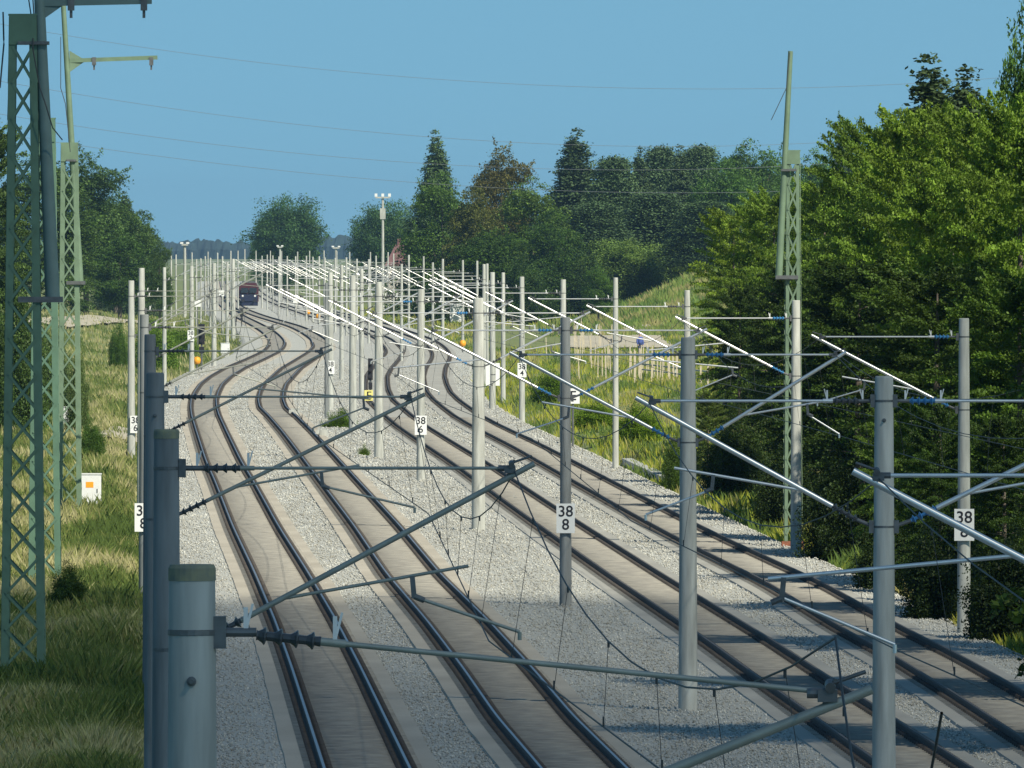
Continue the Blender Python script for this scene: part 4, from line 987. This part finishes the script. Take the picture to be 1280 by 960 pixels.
link('roof_equipment', MB().box(-.9, .9, 1.2, 15, 3.76, 4.0).bar((0, 3, 4.0), (0, 4.5, 5.0), .08, .08, (1, 0, 0)).bar((0, 4.5, 5.0), (0, 3.4, 5.45), .06, .06, (1, 0, 0)).box(-.8, .8, 3.3, 3.5, 5.38, 5.44).mesh('roof_equipment', M_FIT), o)

# wooden stakes of the young planting
SL = 'thin pale wooden stake in the planted field right of the curving tracks'
for i in range(64):
    if i < 34: px = random.uniform(785, 850); py = random.uniform(462, 484)
    else: px = random.uniform(682, 768); py = random.uniform(425, 474)
    p = W(px, py); hh = random.uniform(1.6, 2.3)
    me = MB().bar((0, 0, -.2), (random.uniform(-.08, .08), 0, hh), .075, .075, (0, 1, 0)).mesh('wooden_stake', M_WOOD)
    thing('wooden_stake', SL, 'stake', (p.x, p.y, hgt(p.x, p.y)), group='wooden stakes of the young planting', me=me)
# pole railing by the path
for px in (885, 876, 868):
    p = W(px, 506); thing('wooden_stake', 'tall plank like stake before the wood edge', 'stake', (p.x, p.y, 0), group='plank stakes before the wood', me=MB().bar((0, 0, -.2), (0, 0, 2.3), .10, .06, (0, 1, 0)).mesh('wooden_stake', M_WOOD))
fp = thing('rail_fence', 'low pale rail fence behind the wooden stakes', 'fence', (0, 0, 0))
P0, P1 = W(800, 470), W(892, 482)
link('fence_rail', MB().bar(P0 + Vector((0, 0, .9)), P1 + Vector((0, 0, .9)), .1, .1, (0, 1, 0)).bar(P0 + Vector((0, 0, .5)), P1 + Vector((0, 0, .5)), .09, .09, (0, 1, 0)).mesh('fence_rail', M_CONC), fp)
for k in range(5):
    q = P0.lerp(P1, k / 4); link('fence_post', MB().box(q.x - .06, q.x + .06, q.y + .06, q.y + .16, -.3, 1.0).mesh('fence_post', M_CONC), fp)

# person in blue walking on the sandy path
def person(px, py, label):
    p = W(px, py); me = bpy.data.meshes.new('person_body')
    J = [(0, 0, .95, .15), (0, 0, 1.2, .15), (0, 0, 1.42, .17), (0, 0, 1.53, .06), (0, -.02, 1.64, .10), (0, -.01, 1.74, .085),
         (-.19, 0, 1.42, .06), (-.26, -.02, 1.15, .045), (-.24, -.12, .92, .035), (.19, 0, 1.42, .06), (.26, .02, 1.15, .045), (.25, -.06, .9, .035),
         (-.09, 0, .86, .09), (-.10, -.08, .48, .06), (-.10, -.02, .08, .045), (-.10, -.14, .04, .04), (.09, 0, .86, .09), (.10, .10, .48, .06), (.10, .18, .08, .045), (.10, .06, .04, .04),
         (-.235, -.155, .84, .03), (.25, -.1, .82, .03)]
    E = [(0, 1), (1, 2), (2, 3), (3, 4), (4, 5), (2, 6), (6, 7), (7, 8), (2, 9), (9, 10), (10, 11), (0, 12), (12, 13), (13, 14), (14, 15), (0, 16), (16, 17), (17, 18), (18, 19), (8, 20), (11, 21)]
    me.from_pydata([j[:3] for j in J], E, []); o = thing('person', label, 'person', (p.x, p.y, hgt(p.x, p.y)), .5, me=me)
    o.scale = (1, 1, 1); sk = o.modifiers.new('skin', 'SKIN'); sb = o.modifiers.new('sub', 'SUBSURF'); sb.levels = 2; sb.render_levels = 2
    for i, j in enumerate(J): me.skin_vertices[0].data[i].radius = (j[3], j[3])
    me.skin_vertices[0].data[0].use_root = True; me.materials.append(M_SKIN)
    link('jacket', MB().lathe([(.19, .88), (.2, 1.1), (.22, 1.35), (.20, 1.46), (.08, 1.52)], n=14).tube((-.2, 0, 1.42), (-.28, -.02, 1.12), .08, .065).tube((.2, 0, 1.42), (.28, .02, 1.12), .08, .065).tube((-.28, -.02, 1.12), (-.255, -.13, .93), .065, .05).tube((.28, .02, 1.12), (.265, -.06, .92), .065, .05).mesh('jacket', M_BLUEC, True), o)
    link('trousers', MB().tube((-.09, 0, .92), (-.10, -.08, .48), .12, .09).tube((-.10, -.08, .48), (-.10, -.02, .09), .09, .07).tube((.09, 0, .92), (.10, .10, .48), .12, .09).tube((.10, .10, .48), (.10, .18, .09), .09, .07).mesh('trousers', M_JEANS, True), o)
    link('hair', MB().lathe([(.10, 1.66), (.115, 1.72), (.10, 1.80), (.03, 1.84)], (0, .025, 0), n=12).mesh('hair', M_HAIR, True), o)
    return o
p_ = person(800, 446, 'person in a blue jacket standing by the planted field')
p_.scale = (1.1, 1.1, 1.15)

# ------------------------------------------------------------------ cloud that shades the foreground (high, behind the camera)
def cloud():
    """three stacked lens shaped veils of one thin cloud"""
    hz = 900.; off = SUN_TO * (hz / SUN_TO.z); V = []; Fc = []
    for k, (dy, dx) in enumerate(((20, 7), (0, 0), (-20, -6))):
        xs_ = np.linspace(-95, 40, 50); ys_ = np.linspace(-60, 380, 90); g = {}
        def inside(x, y):
            edge = 322 + dy + 16 * noise.noise(Vector((x * .05, k * 3, 4))) - max(0, x - 2 - dx) * 5.5 + max(0, -x - 40) * .1
            return min((edge - y) / 25, (x + 92) / 15, (y + 55) / 15, (36 - x) / 6)
        b0 = len(V)
        for a, x in enumerate(xs_):
            for b, y in enumerate(ys_):
                d = inside(x, y)
                if d > 0:
                    t = 5 * min(1, d) ** .5 + 2 * noise.noise(Vector((x * .04, y * .03, k))) * min(1, d)
                    g[a, b] = len(V); V.append(Vector((x, y, k * 22 + t)) + off); V.append(Vector((x, y, k * 22 - t * .6)) + off)
        edges = {}
        for a in range(len(xs_) - 1):
            for b in range(len(ys_) - 1):
                c = [(a, b), (a + 1, b), (a + 1, b + 1), (a, b + 1)]
                if all(q in g for q in c):
                    ids = [g[q] for q in c]; Fc.append(tuple(ids)); Fc.append(tuple(q + 1 for q in ids[::-1]))
                    for m in range(4):
                        e = (ids[m], ids[(m + 1) % 4]); edges[e] = 1
        for (p, q) in list(edges):
            if (q, p) not in edges: Fc.append((q, p, p + 1, q + 1))
    me = bpy.data.meshes.new('cloud'); me.from_pydata(V, [], Fc); me.materials.append(M_CLOUD); me.validate(); return me
cn = M_CLOUD.node_tree; ctr = cn.nodes.new('ShaderNodeBsdfTransparent'); cms = cn.nodes.new('ShaderNodeMixShader'); cms.inputs[0].default_value = .62
cn.links.new(cn.nodes['Principled BSDF'].outputs[0], cms.inputs[1]); cn.links.new(ctr.outputs[0], cms.inputs[2]); cn.links.new(cms.outputs[0], cn.nodes['Material Output'].inputs[0])
structure('cloud', cloud(), 'stuff', 'low white cloud high behind the camera, shading the near tracks')

# ------------------------------------------------------------------ haze
hb = MB().box(-1500, 1500, -60, 10500, -4, 62).mesh('haze', [])
hm = bpy.data.materials.new('haze_air'); hm.use_nodes = True; hn = hm.node_tree; hn.nodes.clear()
ho = hn.nodes.new('ShaderNodeOutputMaterial'); hv = hn.nodes.new('ShaderNodeVolumePrincipled')
hv.inputs['Color'].default_value = (.42, .70, 1.0, 1); hv.inputs['Density'].default_value = 0.00005; hv.inputs['Anisotropy'].default_value = .2
hn.links.new(hv.outputs[0], ho.inputs['Volume']); hb.materials.append(hm)
structure('haze', hb, 'stuff', 'pale blue summer haze')
